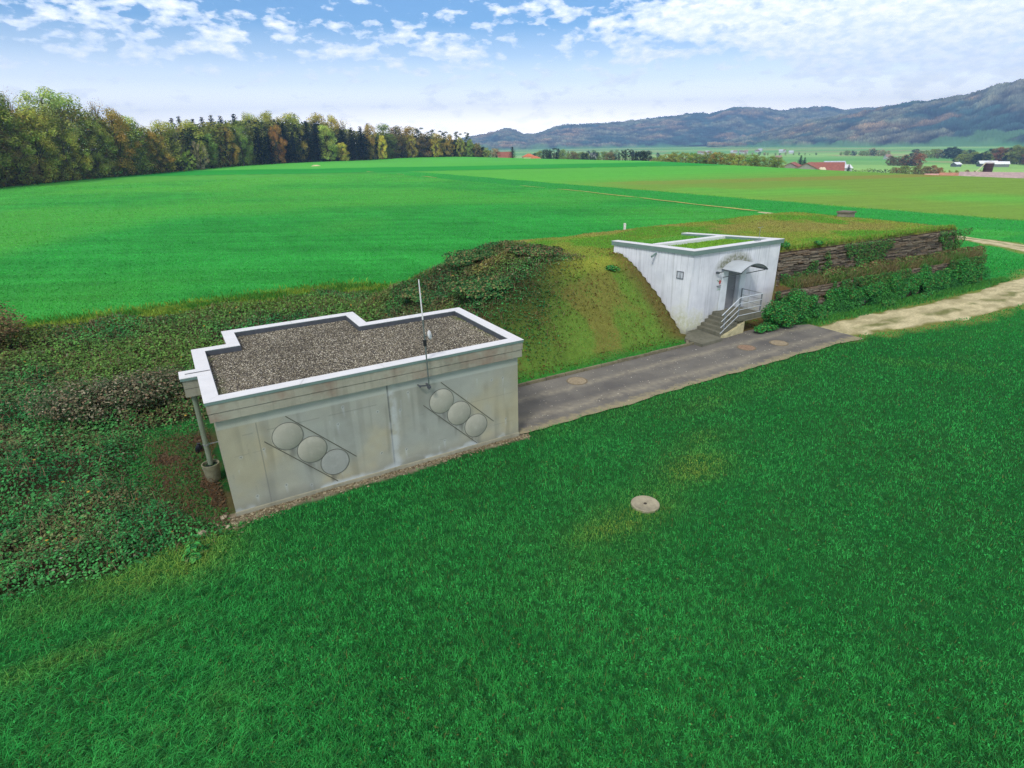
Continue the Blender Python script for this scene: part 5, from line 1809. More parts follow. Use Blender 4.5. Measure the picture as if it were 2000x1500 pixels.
def proto(kind):
    if kind not in PROTO:
        base, _, k = kind.partition('_')
        k = int(k or 0)
        if base == 'oak': P, b = decid_mesh(100 + k, 1.5, [.46, .42, .48, .44][k % 4], .03)
        elif base == 'slim': P, b = decid_mesh(140 + k, 1.15, [.31, .28, .34][k % 3], .04)
        elif base == 'bare': P, b = decid_mesh(170 + k, .16, .26, .3, True)
        elif base == 'bush': P, b = decid_mesh(190 + k, 1.0, .62, .0)
        elif base == 'spruce': P, b = conifer_mesh(200 + k, [.17, .19, .155][k % 3])
        elif base == 'pine': P, b = pine_mesh(220 + k)
        co, F, C, n = [], [], [], 0
        for c, f, q in P:
            co.append(c); F.append(f + n); C.append(q); n += len(c)
        crown = npmesh('crown', np.concatenate(co), np.concatenate(F), 3, np.concatenate(C))
        crown.materials.append(CROWNM)
        o = b.build('trunk', PALEBARK if base == 'bare' else BARK)
        trunk = o.data
        bpy.data.objects.remove(o)
        PROTO[kind] = (crown, trunk)
    return PROTO[kind]


NAMES = dict(oak='broadleaf_tree', slim='broadleaf_tree', bare='bare_tree', bush='bushy_tree', spruce='spruce_tree', pine='pine_tree')


def tree(kind, x, y, h, col, label, group, wf=1.0, z=None):
    base = kind.split('_')[0]
    r = empty(NAMES[base], (x, y, float(tz(x, y)) if z is None else z), RNG.uniform(0, 2 * PI))
    tag(r, label, 'tree' if base != 'bush' else 'bush', group)
    r.scale = (h * wf, h * wf, h)
    crown, trunk = proto(kind)
    for nm, me in (('crown', crown), ('trunk', trunk)):
        o = bpy.data.objects.new(nm, me)
        COL.objects.link(o)
        o.parent = r
        o.color = (*col, 1)
    return r


TC = {k: v * np.array([2.85, 2.75, 2.3]) for k, v in dict(olive=S(88, 98, 46), oliv2=S(108, 110, 52), green=S(72, 100, 44), lime=S(112, 126, 58), light=S(108, 120, 70), ochre=S(132, 112, 54), orange=S(134, 98, 50), rust=S(122, 84, 56),
          gold=S(144, 130, 58), brown=S(106, 92, 58), grey=S(112, 104, 84), dark=S(26, 44, 36), dark2=S(36, 54, 44), pine=S(56, 74, 50), yell=S(168, 158, 66), mid=S(84, 100, 48), pale=S(142, 132, 96)).items()}
for k in ('dark', 'dark2', 'pine'): TC[k] = TC[k] * .55
TC['rust'] = TC['rust'] * .6
for k in ('gold', 'yell', 'orange', 'ochre', 'brown'): TC[k] = TC[k] * np.array([.66, .70, .74])

# edge of the wood, from the pixels where its foot meets the crop
EDGE = [at(-260, 392, 0)[:2], at(0, 368, 0)[:2], at(100, 357, 0)[:2], at(200, 347, 0)[:2], at(300, 338.5, 0)[:2], at(415, 329, 0)[:2], at(520, 321.5, 0)[:2], at(620, 316, 0)[:2], at(720, 312.5, 0)[:2],
        np.array([-78, 505.]), np.array([-50, 512.]), np.array([-16, 506.])]


def edge_at(px, yy=315):
    d = azim(px, yy)
    for a, b in zip(EDGE[:-1], EDGE[1:]):
        M = np.array([[d[0], -(b - a)[0]], [d[1], -(b - a)[1]]])
        try: s, t = np.linalg.solve(M, a)
        except np.linalg.LinAlgError: continue
        if -1e-6 <= t <= 1 + 1e-6 and s > 0: return s, d
    return 505.0, d


FRONT = [
    # px, top y, metres behind the edge, kind, colour, width factor, label
    (-70, 178, 4, 'oak_0', 'olive', 1.0, 'tall olive oak whose crown is cut by the left picture edge'),
    (12, 181, 5, 'oak_1', 'olive', 1.0, 'big olive oak with rusty top at the left end of the wood'),
    (30, 262, 0, 'bush_0', 'brown', .9, 'brown understorey bush under the first big oak'),
    (72, 214, 3, 'oak_2', 'oliv2', .85, 'broad yellow olive oak before the tall pale green tree'),
    (108, 172, 17, 'oak_3', 'light', .78, 'tall pale green tree that tops the whole wood'),
    (166, 186, 16, 'slim_0', 'light', 1.25, 'pale green round topped tree behind the olive oaks'),
    (208, 196, 16, 'bare_0', 'ochre', 1.1, 'thin half bare yellowish tree behind the orange oak'),
    (46, 178, 20, 'bare_1', 'grey', 1.0, 'bare grey twiggy tree between the two tallest green crowns'),
    (132, 240, 1, 'bush_1', 'oliv2', .7, 'low olive tree at the foot of the pale green giant'),
    (186, 236, 2, 'oak_0', 'olive', .92, 'wide olive green oak in front of the round topped tree'),
    (238, 216, 4, 'oak_1', 'ochre', .82, 'large orange brown oak third from the bend of the wood'),
    (262, 226, 13, 'slim_1', 'lime', 1.2, 'light green tree behind the orange brown oak'),
    (292, 243, 12, 'bare_0', 'grey', 1.1, 'grey bare tree above the ochre tree'),
    (312, 256, 1, 'oak_2', 'ochre', .86, 'ochre tree with rounded crown next to the thin pale trunks'),
    (322, 234, 9, 'slim_2', 'oliv2', 1.2, 'olive crown behind the ochre rounded tree'),
    (352, 248, 2, 'bare_1', 'rust', 1.0, 'thin reddish tree with bare pale trunks at the bend of the wood'),
    (366, 294, -3, 'bush_0', 'lime', .75, 'small lime green tree in front of the bare trunks'),
    (392, 276, -3, 'bush_1', 'grey', .6, 'grey brown bush at the outer corner of the wood'),
    (376, 236, 9, 'slim_0', 'oliv2', 1.3, 'olive tree rising behind the reddish thin tree'),
    (344, 262, 6, 'spruce_0', 'dark2', 1.0, 'dark spruce wedged behind the bare trunks'),
    (404, 262, 4, 'slim_1', 'mid', 1.4, 'mid green leaning tree just past the outer corner'),
    (352, 229, 26, 'spruce_1', 'dark2', 1.0, 'dark spruce tip above the olive trees at the bend'),
    (366, 226, 26, 'spruce_2', 'dark2', 1.0, 'slim dark spruce tip beside the one at the bend'),
    (392, 231, 22, 'spruce_0', 'dark', 1.05, 'dark spruce first in the row behind the corner'),
    (410, 227, 22, 'spruce_1', 'dark', 1.05, 'dark spruce second in the row behind the corner'),
    (428, 224, 20, 'spruce_2', 'dark', 1.15, 'dark spruce third in the row behind the corner'),
    (446, 225, 20, 'spruce_0', 'dark', 1.05, 'dark spruce fourth in the row behind the corner'),
    (472, 221, 18, 'spruce_1', 'dark', 1.15, 'dark spruce last of the row, against the yellow olive crowns'),
    (424, 250, 8, 'spruce_2', 'dark', 1.3, 'dark spruce before the long row at the inner corner'),
    (448, 246, 3, 'oak_3', 'ochre', .72, 'orange olive tree in front of the dark spruce row'),
    (476, 246, 2, 'oak_0', 'mid', .75, 'green tree beside the orange olive one, spruce behind it'),
    (496, 223, 14, 'oak_1', 'oliv2', .78, 'brownish olive crown at the right end of the spruce row'),
    (526, 219, 14, 'oak_2', 'oliv2', .84, 'broad yellow olive crown on the top line of the wood'),
    (512, 247, 1, 'spruce_1', 'dark', 1.35, 'broad dark spruce below the yellow olive crown'),
    (531, 262, 0, 'spruce_2', 'dark', 1.3, 'lower dark spruce next to the bright orange tree'),
    (545, 244, 2, 'oak_3', 'orange', .60, 'bright orange tree hanging before dark spruces'),
    (562, 220, 13, 'slim_2', 'oliv2', 1.35, 'olive crown left of the snag on the skyline'),
    (587, 222, 20, 'spruce_2', 'dark2', .7, 'thin dark snag like spruce tip on the skyline'),
    (586, 232, 8, 'oak_0', 'gold', .74, 'golden olive round crown in the middle of the wood'),
    (561, 240, 3, 'spruce_0', 'dark', 1.2, 'narrow dark spruce under the golden crown'),
    (578, 257, 0, 'spruce_1', 'dark', 1.5, 'low broad dark spruce at the foot of the golden crown'),
    (607, 235, 1, 'spruce_0', 'dark', 1.3, 'tall dark spruce, first of the pair by the long pale tree'),
    (623, 241, 1, 'spruce_2', 'dark', 1.4, 'tall dark spruce, second of the pair by the long pale tree'),
    (632, 222, 13, 'slim_0', 'gold', 1.3, 'yellow crown above the pair of tall spruces'),
    (655, 227, 14, 'oak_1', 'gold', .72, 'yellow crown where the skyline begins to fall'),
    (675, 232, 14, 'bare_0', 'yell', 1.2, 'thin yellow half bare crown at the step of the skyline'),
    (645, 244, 0, 'slim_1', 'lime', 1.15, 'long pale green tree hanging between the dark spruces'),
    (672, 278, -2, 'slim_2', 'yell', 1.15, 'small yellow sapling alone before the dark spruces'),
    (674, 254, 3, 'spruce_1', 'dark', 1.35, 'dark spruce behind the small yellow sapling'),
    (692, 248, 2, 'spruce_0', 'dark', 1.3, 'dark spruce in the block right of the yellow sapling'),
    (710, 246, 2, 'spruce_2', 'dark', 1.5, 'last dark spruce of the block before the brown trees'),
    (726, 243, 6, 'oak_2', 'ochre', .66, 'brownish yellow tree next to the last dark spruce'),
    (748, 264, -1, 'oak_3', 'yell', .66, 'bright yellow green tree low at the edge of the wood'),
    (752, 242, 10, 'slim_0', 'mid', 1.3, 'green crown above the bright yellow green tree'),
    (774, 246, 7, 'slim_1', 'brown', 1.4, 'brown crown beside the green one on the falling skyline'),
    (724, 240, 16, 'spruce_0', 'dark2', .9, 'dark tip behind the brownish yellow tree'),
    (784, 252, 4, 'spruce_1', 'dark2', 1.1, 'dark narrow spruce among the brown trees'),
    (796, 246, 8, 'slim_2', 'ochre', 1.3, 'ochre crown right of the narrow dark spruce'),
    (806, 262, 0, 'oak_0', 'gold', .82, 'golden broad tree right of the narrow dark spruce'),
    (820, 247, 7, 'pine_0', 'pine', 1.3, 'dark topped pine behind the golden broad tree'),
    (836, 260, 3, 'slim_0', 'brown', 1.4, 'brown olive tree right of the golden broad tree'),
    (846, 251, 8, 'pine_1', 'pine', 1.3, 'pine with ragged top, first of the thin pair'),
    (857, 260, 2, 'slim_1', 'gold', 1.3, 'yellowish tree under the ragged pines'),
    (869, 253, 8, 'pine_0', 'pine', 1.3, 'pine with ragged top, second of the thin pair'),
    (852, 278, -1, 'bush_1', 'yell', .62, 'low lime bush at the wood edge under the ragged pines'),
    (880, 263, 2, 'oak_1', 'ochre', .75, 'ochre tree right of the ragged pine pair'),
    (894, 255, 6, 'pine_1', 'pine', 1.2, 'lone dark pine before the end of the wood'),
    (902, 268, 2, 'oak_2', 'oliv2', .75, 'olive tree under the lone dark pine'),
    (915, 256, 5, 'pine_0', 'pine', 1.0, 'tall thin pine with leaning crown near the end of the wood'),
    (918, 272, 1, 'oak_3', 'mid', .75, 'green tree beneath the tall thin pine'),
    (934, 279, 1, 'oak_0', 'brown', .8, 'brownish tree next to last at the end of the wood'),
    (950, 288, 0, 'bush_0', 'oliv2', .7, 'low bush that ends the wood by the red roofed house'),
]


def forest():
    for px, yt, off_, kind, cn, wf, lab in FRONT:
        s, d = edge_at(px)
        D = s + off_ * (1 if s < 330 else 1.6) + 2
        x, y = d * D
        z0 = float(tz(x, y))
        h = zat(px, yt, D) - z0
        tree(kind, x, y, max(h, 3), TC[cn] * RNG.uniform(.9, 1.1), lab, 'trees of the wood behind the crop', wf, z0)
    # the shady inside of the wood, one mass nobody could count
    P = []
    for px in np.arange(-250, 952, 9.0):
        s, d = edge_at(px)
        top = np.interp(px, [-90, 0, 60, 140, 215, 250, 300, 350, 420, 540, 640, 690, 740, 860, 935, 952], [200, 200, 214, 210, 226, 236, 256, 254, 240, 234, 240, 256, 260, 268, 284, 296])
        for off_ in (7, 16, 28):
            D = s + off_ * (1 if s < 330 else 1.8)
            x, y = d * D
            z0 = float(tz(x, y))
            hh = (zat(px, top, D) - z0) * RNG.uniform(.88, 1.03)
            n = 420
            q = RNG.uniform(0, 1, n)
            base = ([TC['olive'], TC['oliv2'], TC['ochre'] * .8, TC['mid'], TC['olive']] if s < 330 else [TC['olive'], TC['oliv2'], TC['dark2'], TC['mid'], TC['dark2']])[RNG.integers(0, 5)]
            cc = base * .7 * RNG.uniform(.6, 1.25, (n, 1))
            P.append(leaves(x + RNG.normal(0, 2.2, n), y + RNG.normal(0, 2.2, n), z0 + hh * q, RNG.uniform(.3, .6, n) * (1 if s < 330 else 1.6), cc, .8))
        D = s + 1.5
        x, y = d * D
        n = 70
        cc = mixc(S(96, 70, 48), S(74, 72, 42), RNG.uniform(0, 1, n)) * RNG.uniform(.5, 1.1, (n, 1))
        P.append(leaves(x + RNG.normal(0, 1.6, n), y + RNG.normal(0, 1.2, n), tz(x, y) + RNG.uniform(0, 1, n) ** 1.5 * 3.2, RNG.uniform(.14, .3, n), cc, .8))
    tag(merged('woodland', P, LEAFM), kind='stuff')
forest()


# ------------------------------------------------------------------ things beyond the brow
def spot(px, D):
    d = azim(px)
    return d[0] * D, d[1] * D


def clump(px0, px1, D0, D1, n, tops, kinds, cols, label, group, wf=1.35):
    """single trees of one hedge or copse between two columns of the picture"""
    for k in range(n):
        t = (k + .5) / n
        px = px0 + (px1 - px0) * t + RNG.uniform(-.3, .3) * (px1 - px0) / n
        D = D0 + (D1 - D0) * t + RNG.uniform(-12, 12)
        x, y = spot(px, D)
        z0 = float(tz(x, y))
        yt = np.interp(t, np.linspace(0, 1, len(tops)), tops) + RNG.uniform(-2, 3)
        h = max(zat(px, yt, D) - z0, 2.5)
        kd = kinds[RNG.integers(0, len(kinds))]
        cc = cols[RNG.integers(0, len(cols))]
        tree(kd, x, y, h, TC[cc] * RNG.uniform(.85, 1.15), label, group, wf, z0)


clump(1040, 1200, 640, 620, 20, [296, 292, 290, 294, 297, 296, 300], ['spruce_0', 'slim_1', 'oak_0', 'spruce_2', 'slim_2'], ['dark2', 'pine', 'olive', 'mid', 'brown'], 'tree of the mixed row behind the yellow house, on the far brow of the field', 'mixed tree row behind the yellow house')
clump(1206, 1266, 500, 490, 9, [297, 291, 292, 296], ['pine_0', 'spruce_1', 'oak_3'], ['dark', 'dark2'], 'dark tree of the compact blackish copse beyond the field brow', 'trees of the dark copse', 1.25)
clump(1272, 1296, 480, 440, 3, [308, 304], ['oak_1', 'bush_0'], ['olive', 'grey'], 'low olive tree between the dark copse and the long hedge', 'low trees beside the dark copse')
clump(1298, 1530, 400, 350, 24, [299, 297, 298, 296, 299, 302, 304, 306], ['oak_0', 'oak_2', 'bush_1', 'oak_3', 'bush_0'], ['olive', 'mid', 'oliv2', 'green', 'olive', 'ochre'], 'rounded tree of the long bushy hedge in front of the red roofed farm', 'trees of the long hedge before the farm')
clump(958, 978, 560, 560, 3, [291, 294], ['oak_1', 'slim_0'], ['brown', 'grey'], 'brownish tree between the wood and the red roofed house', 'brown trees left of the red roofed house')
x, y = spot(1001, 540)
tree('spruce_1', x, y, zat(1001, 286, 540) - float(tz(x, y)), TC['dark'], 'dark conifer standing against the red roofed house', None, 1.6)
x, y = spot(1087, 560)
tree('spruce_0', x, y, zat(1087, 296, 560) - float(tz(x, y)), TC['dark'], 'slim dark conifer right of the yellow house annex', None, 1.2)
for px, yt, D, lab in ((1566, 303, 620, 'taller dark conifer of two in the meadow left of the farm roofs'), (1574, 307, 620, 'smaller dark conifer of two in the meadow behind the farm'), (1663, 321, 400, 'dark conifer right of the red farm by the white sheds')):
    x, y = spot(px, D)
    tree('spruce_2', x, y, max(zat(px, yt, D) - float(tz(x, y)), 4), TC['dark2'], lab, None, 1.5)
clump(1738, 1802, 900, 880, 9, [303, 303, 302, 298], ['oak_2', 'oak_0', 'bush_1'], ['rust', 'brown', 'dark2', 'rust'], 'rusty autumn tree of the small grove standing in the valley meadow', 'trees of the rusty grove')
clump(1748, 1850, 560, 560, 12, [327, 324, 323, 326], ['oak_1', 'bush_0', 'oak_3'], ['brown', 'olive', 'grey', 'rust'], 'brownish tree of the hedge below the rusty grove', 'hedge trees below the rusty grove')
clump(1640, 1740, 1500, 1400, 14, [294, 293, 289, 294], ['oak_0', 'oak_2'], ['dark2', 'olive', 'grey'], 'bluish tree of the field hedge under the wooded ridge', 'hedge trees under the wooded ridge')
clump(1780, 1900, 1300, 1200, 14, [291, 292, 288, 291], ['oak_1', 'oak_3'], ['dark2', 'olive', 'brown'], 'dark tree of the hedge line above the rusty grove', 'hedge trees above the rusty grove')
clump(1868, 1935, 1000, 950, 10, [299, 297, 298], ['oak_0', 'oak_2'], ['brown', 'olive', 'dark2'], 'tree of the hedge behind the long white barn', 'hedge trees behind the white barn')
clump(1930, 2040, 1050, 950, 12, [288, 285, 280], ['oak_1', 'oak_3'], ['dark2', 'brown', 'rust', 'olive'], 'tree of the grove rising behind the white barns', 'grove behind the white barns')
clump(1440, 1600, 1500, 1500, 14, [297, 296, 298, 299], ['oak_1', 'slim_0'], ['dark2', 'grey', 'olive'], 'bluish tree among the village roofs in the valley', 'trees of the valley village')
clump(1660, 1745, 520, 520, 7, [330, 329, 331], ['bush_0', 'bush_1'], ['olive', 'dark2', 'mid'], 'small bush by the ditch right of the red farm', 'ditch bushes right of the red farm')
clump(1845, 1935, 470, 450, 6, [331, 334, 330], ['bush_1', 'oak_2'], ['olive', 'brown', 'grey'], 'low bush behind the orange barn roof', 'bushes behind the orange barn roof', .8)
clump(1140, 1290, 1500, 1400, 10, [294, 292, 296], ['oak_1', 'slim_2'], ['dark2', 'mid'], 'tree by the pale meadow at the foot of the hills', 'trees by the pale meadow')


def house(name, label, px, D, w, dp, hw, hr, rot, wallc, roofc, z=None, windows=0, cat='house', group=None, hip=False, over=.5):
    x, y = spot(px, D)
    z0 = float(tz(x, y)) if z is None else z
    d = azim(px)
    r = empty(name, (x, y, z0), math.atan2(d[1], d[0]) - PI / 2 + rot)
    tag(r, label, cat, group)
    wm, rm = plain('wall_%02d' % wallc[0], S(*wallc), .9, .1, 1.0), plain('roof_%03d_%03d' % (roofc[0], roofc[1]), S(*roofc), .85, .18, .8, .2)
    b = MB().box(-w / 2, -dp / 2, -2, w / 2, dp / 2, hw)
    if not hip:
        for s in (-1, 1):
            b.prism([(s * w / 2, -dp / 2), (s * w / 2, dp / 2), (s * (w / 2 - .25), dp / 2), (s * (w / 2 - .25), -dp / 2)][::s], hw, [hw, hw, hw, hw])
            b.add([(s * w / 2, -dp / 2, hw), (s * w / 2, dp / 2, hw), (s * w / 2, 0, hw + hr)], [(0, 1, 2)])
    b.build('wall', wm, r)
    o = over
    q = MB()
    e = .22
    if hip:
        k = min(dp / 2, w / 2 - .3)
        A = [(-w / 2 - o, -dp / 2 - o, hw), (w / 2 + o, -dp / 2 - o, hw), (w / 2 + o, dp / 2 + o, hw), (-w / 2 - o, dp / 2 + o, hw), (-w / 2 + k, 0, hw + hr), (w / 2 - k, 0, hw + hr)]
        q.add(A, [(0, 1, 5, 4), (1, 2, 5), (2, 3, 4, 5), (3, 0, 4), (3, 2, 1, 0)])
    else:
        sl = hr / (dp / 2)
        for s in (-1, 1):
            y1 = s * (dp / 2 + o)
            zz = hw - o * sl
            v = [(-w / 2 - o, y1, zz), (w / 2 + o, y1, zz), (w / 2 + o, 0, hw + hr), (-w / 2 - o, 0, hw + hr)]
            v += [(a, b_, c + e) for a, b_, c in v]
            q.add(v, [(0, 1, 2, 3), (7, 6, 5, 4), (0, 4, 5, 1), (1, 5, 6, 2), (3, 7, 4, 0), (2, 6, 7, 3)])
    q.build('roof', rm, r)
    for k in range(windows):
        wx = -w / 2 + w * (k % 4 + .5) / 4
        wz = 1.0 + 2.8 * (k // 4)
        MB().box(wx - .45, -dp / 2 - .06, wz, wx + .45, -dp / 2 + .02, wz + 1.3).build('window', plain('window_dark', S(56, 60, 66), .3), r)
    return r


def far_things():
    def zt(px, py, D, rise): return zat(px, py, D) - rise
    house('house', 'house with steep red roof beside the dark conifer at the end of the wood', 985, 552, 13, 10, 5.5, 5, .3, (196, 188, 172), (150, 92, 76), zt(985, 297, 552, 10.5))
    house('house', 'pale yellow two storey house with hipped orange roof', 1033, 556, 11, 9, 6.4, 2.6, .15, (228, 214, 164), (196, 112, 76), zt(1031, 300, 556, 9.0), 8, hip=True)
    house('house', 'small cream annex with orange roof right of the yellow house', 1046, 552, 8, 7, 3.4, 1.9, .15, (230, 222, 190), (196, 112, 76), zt(1046, 304.5, 552, 5.3), 4, hip=True)
    # red roofed farm: two gabled wings and a long barn
    zf = zt(1570, 317.5, 400, 8.5)
    house('farm_barn', 'grey gabled barn with red roof, left wing of the farm beyond the brow', 1551, 404, 17, 16, 4.6, 3.8, 1.45, (150, 150, 138), (150, 94, 80), zf, cat='barn', group='red roofed farm buildings')
    house('farm_barn', 'second grey gabled barn with red roof, middle wing of the farm', 1584, 396, 20, 16, 4.6, 3.9, 1.45, (150, 150, 138), (152, 96, 80), zf, cat='barn', group='red roofed farm buildings')
    house('farm_barn', 'long red roofed barn with red timber wall at the end of the farm', 1617, 402, 18, 14, 4.2, 4.2, .05, (126, 54, 46), (146, 90, 78), zf, cat='barn', group='red roofed farm buildings')
    for px, lab in ((1609, 'cream rounded feed silo, one of two before the farm wall, nearer the gable'), (1614, 'cream rounded feed silo, one of two before the farm wall, nearer the red timber')):
        x, y = spot(px, 389)
        r = empty('feed_silo', (x, y, zf))
        tag(r, lab, 'silo')
        MB().lathe([(.5, 1), (1.2, 2.2), (1.3, 5.2), (1.0, 6.0), (.3, 6.4)], (0, 0, 0), 16).build('tank', plain('cream', S(214, 204, 170), .6), r, smooth=True)
        b = MB()
        for s in (-1, 1):
            for q in (-1, 1): b.bar((s * .9, q * .9, -1.5), (s * .9, q * .9, 2.4), .14)
        b.build('support_frame', STEEL, r)
    house('shed', 'pale shed with white roof just right of the red farm', 1648, 420, 9, 8, 3.0, 1.6, .4, (186, 196, 190), (204, 206, 208), zt(1648, 322, 420, 4.6), cat='shed')
    house('shed', 'small shed with bluish white roof behind the red farm', 1633, 470, 12, 9, 3.4, 2.0, .2, (190, 190, 186), (178, 184, 194), zt(1635, 315, 470, 5.4), cat='shed')
    # barns and tower silo on the right
    house('long_barn', 'long low barn with orange tiled roof beside the dark tower silo', 1903, 330, 20, 10, 2.6, 2.4, .06, (176, 160, 140), (176, 122, 98), zt(1900, 338.5, 330, 5.0), cat='barn')
    house('long_barn', 'long barn with pale pink roof at the right edge of the field', 1990, 318, 34, 13, 2.8, 3.0, .04, (186, 160, 150), (172, 148, 144), zt(1985, 337.5, 318, 5.8), cat='barn')
    x, y = spot(1938, 340)
    zs = zt(1938, 316, 340, 9.6)
    r = empty('tower_silo', (x, y, zs))
    tag(r, 'dark cylindrical tower silo with pale cap between the orange and pink roofs', 'silo')
    MB().lathe([(1.75, -3), (1.75, 9.0)], (0, 0, 0), 28).build('tank', plain('silo_dark', S(66, 46, 50), .5, .15, .8, 0, .2), r, smooth=True)
    b = MB()
    for k in range(8): b.ring([(1.79 * math.cos(t), 1.79 * math.sin(t)) for t in np.linspace(0, 2 * PI, 28, endpoint=False)], [(1.70 * math.cos(t), 1.70 * math.sin(t)) for t in np.linspace(0, 2 * PI, 28, endpoint=False)], .6 + k * 1.1, .7 + k * 1.1)
    b.build('hoop', plain('silo_hoop', S(96, 74, 74), .5), r)
    MB().lathe([(1.85, 9.0), (1.85, 9.25), (.4, 9.8)], (0, 0, 0), 28).build('cap', plain('silo_cap', S(196, 190, 188), .6), r)
    MB().bar((-1.5, 0, 9.4), (-8.5, .5, 1.0), .25).build('conveyor_pipe', plain('cream', S(214, 204, 170)), r)
    house('shed', 'grey low shed at the left end of the orange barn', 1866, 345, 4, 4, 2.6, 1.4, .3, (170, 168, 160), (184, 182, 178), zt(1866, 340, 345, 4.0), cat='shed')
    house('cottage', 'little house with pink roof low behind the brow left of the orange barn', 1831, 420, 7, 6, 2.6, 1.8, .3, (206, 196, 190), (196, 146, 136), zt(1831, 340, 420, 4.4), cat='house')
    house('long_barn', 'wide open barn with bright white roof, left one of the valley pair', 1934, 900, 17, 14, 3.4, 2.6, .25, (88, 92, 96), (232, 232, 232), None, cat='barn', group='white roofed valley barns')
    house('long_barn', 'wide barn with bright white roof, right one of the valley pair', 1960, 890, 14, 12, 3.2, 2.4, .2, (120, 122, 122), (236, 236, 236), None, cat='barn', group='white roofed valley barns')
    house('shed', 'single white roofed shed in the meadow left of the valley barns', 1873, 880, 8, 7, 2.8, 2.0, .9, (96, 100, 108), (226, 228, 230), None, cat='shed')
    # the village in the valley
    rr = random.Random(5)
    for k, (px, D) in enumerate([(1366, 1700), (1372, 1650), (1381, 1720), (1386, 1680), (1430, 1800), (1436, 1780), (1447, 1820), (1452, 1750), (1457, 1800), (1478, 1900), (1484, 2000), (1525, 1800), (1530, 1850), (1545, 1700), (1522, 1150), (1735, 1200)]):
        house('village_house', 'little white house among bluish trees in the valley village', px, D, rr.uniform(8, 11), 8, rr.uniform(3.5, 5), 3.4, rr.uniform(-.6, .6), (200, 200, 200), rr.choice([(140, 112, 104), (190, 194, 200), (160, 132, 122)]), None, group='houses of the valley village')
    house('village_house', 'tiny white house by the pale meadow under the hills', 1158, 1450, 14, 10, 6, 4, .3, (236, 236, 236), (180, 180, 184), None)
far_things()


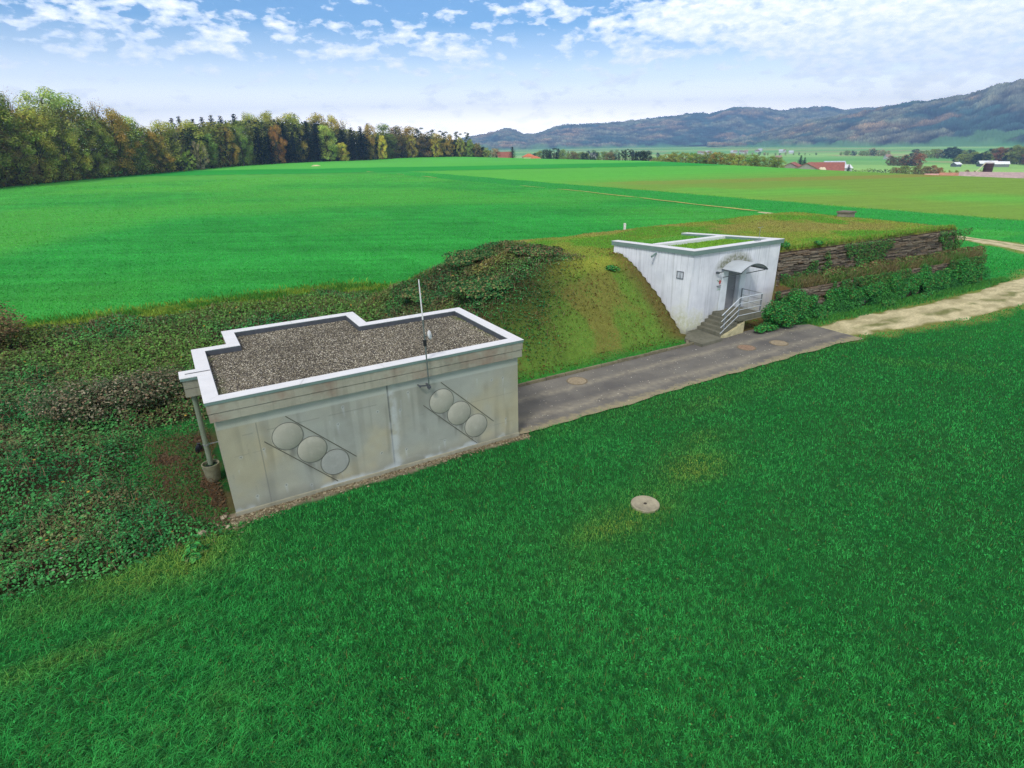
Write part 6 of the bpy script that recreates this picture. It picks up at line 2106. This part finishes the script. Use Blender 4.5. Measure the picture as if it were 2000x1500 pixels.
# ------------------------------------------------------------------ wooded hills
def ridge(name, az_px, crest_px, base_D, crest_D, back, seed, cols):
    pxs = np.array([p for p, _ in crest_px], float)
    pys = np.array([q for _, q in crest_px], float)
    a0, a1, na = az_px
    px = np.linspace(a0, a1, na)
    py = np.interp(px, pxs, pys)
    d = np.array([azim(p, q) for p, q in zip(px, py)])
    bD = np.interp(px, *base_D)
    cD = np.interp(px, *crest_D)
    zc = np.array([zat(p, q, D) for p, q, D in zip(px, py, cD)])
    zc = np.maximum(zc, -24)
    nr = 110
    t = np.r_[np.linspace(0, 1, 84), 1 + np.linspace(.02, back, nr - 84)]
    D = bD[None] + (cD - bD)[None] * t[:, None]
    X, Y = d[None, :, 0] * D, d[None, :, 1] * D
    up = np.where(t < 1, sstep(-.12, 1.12, t) * .0 + (t ** 1.15), np.maximum(1 - (t - 1) * .5, -.2))[:, None]
    gl = fbm(X, Y, 620, 4, seed) - .5
    Z = -27 + (zc + 27)[None] * up + gl * (zc + 27)[None] * .3 * (np.sin(np.clip(t, 0, 1) * PI) ** .8)[:, None]
    wood = sstep(.0, .04, t[:, None] + (fbm(X, Y, 300, 3, seed + 5) - .5) * .09)
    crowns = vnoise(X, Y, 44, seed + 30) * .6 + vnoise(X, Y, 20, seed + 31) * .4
    Z = Z + wood * (crowns * 22 + RNG.uniform(0, 1, X.shape) * 9)
    n1, n2, n3 = fbm(X, Y, 300, 5, seed + 1), fbm(X, Y, 90, 3, seed + 2), fbm(X, Y, 1200, 3, seed + 3)
    ever = sstep(.50, .58, n1 * .7 + n2 * .3 + (n3 - .5) * .3)
    c = mixc(cols[0], cols[1], n2)
    c = mixc(c, cols[2], ever * .9)
    c = mixc(c, cols[3], sstep(.6, .72, fbm(X, Y, 200, 3, seed + 9)) * .5)
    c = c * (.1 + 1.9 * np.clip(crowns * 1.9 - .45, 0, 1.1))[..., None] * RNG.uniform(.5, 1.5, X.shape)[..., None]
    c = mixc(S(92, 150, 86) * np.ones_like(c), c, wood)
    clear = sstep(.63, .70, fbm(X, Y, 360, 3, seed + 12)) * (t[:, None] < .22)
    c = mixc(c, S(96, 140, 88), clear * .8)
    i = (np.arange(nr - 1)[:, None] * na + np.arange(na - 1)[None, :]).ravel()
    F = np.stack([i, i + 1, i + na + 1, i + na], 1)[:, ::-1]
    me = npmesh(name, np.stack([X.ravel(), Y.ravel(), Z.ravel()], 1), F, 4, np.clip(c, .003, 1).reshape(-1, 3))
    tag(link(name, me, vcol('hill_wood', .95, .05)), kind='structure')


HC = [S(108, 98, 80), S(88, 104, 80), S(28, 62, 60), S(144, 108, 72)]
ridge('hills', (560, 2150, 1050), [(560, 300), (800, 285), (890, 278), (935, 268), (965, 262), (990, 254.5), (1005, 258), (1025, 266), (1045, 265), (1062, 260), (1085, 251), (1110, 247), (1180, 245), (1250, 238), (1310, 231), (1360, 224), (1385, 227), (1410, 219), (1440, 213), (1495, 214.5), (1520, 220), (1545, 217), (1580, 214), (1620, 213), (1650, 218), (1690, 215), (1735, 212), (1800, 214), (2150, 220)],
      ([560, 1000, 1500, 2150], [3600, 3600, 4000, 4200]), ([560, 1000, 1500, 2150], [4700, 4900, 5400, 5600]), .35, 61, HC)
ridge('hills', (1380, 2600, 1000), [(1380, 292), (1470, 270), (1520, 256), (1560, 246), (1610, 236), (1660, 229), (1700, 222), (1740, 213), (1790, 206), (1830, 202), (1870, 194), (1900, 189), (1930, 178), (1960, 170), (1990, 164), (2040, 156), (2150, 148), (2600, 150)],
      ([1380, 1700, 2600], [3300, 2750, 2100]), ([1380, 1700, 2600], [4000, 3700, 3100]), .4, 91, HC)


# ------------------------------------------------------------------ air
def haze():
    b = MB().box(-5200, -300, -32, 7000, 7400, 430)
    t = NT('haze')
    t.t.nodes.remove(t.b)
    v = t.n('ShaderNodeVolumePrincipled')
    v.inputs['Color'].default_value = (*HAZE_C, 1)
    v.inputs['Density'].default_value = HAZE_D
    v.inputs['Anisotropy'].default_value = .1
    t.t.links.new(v.outputs[0], t.t.nodes['Material Output'].inputs['Volume'])
    o = b.build('haze', t.m)
    tag(o, kind='stuff')
if HAZE_D > 0: haze()
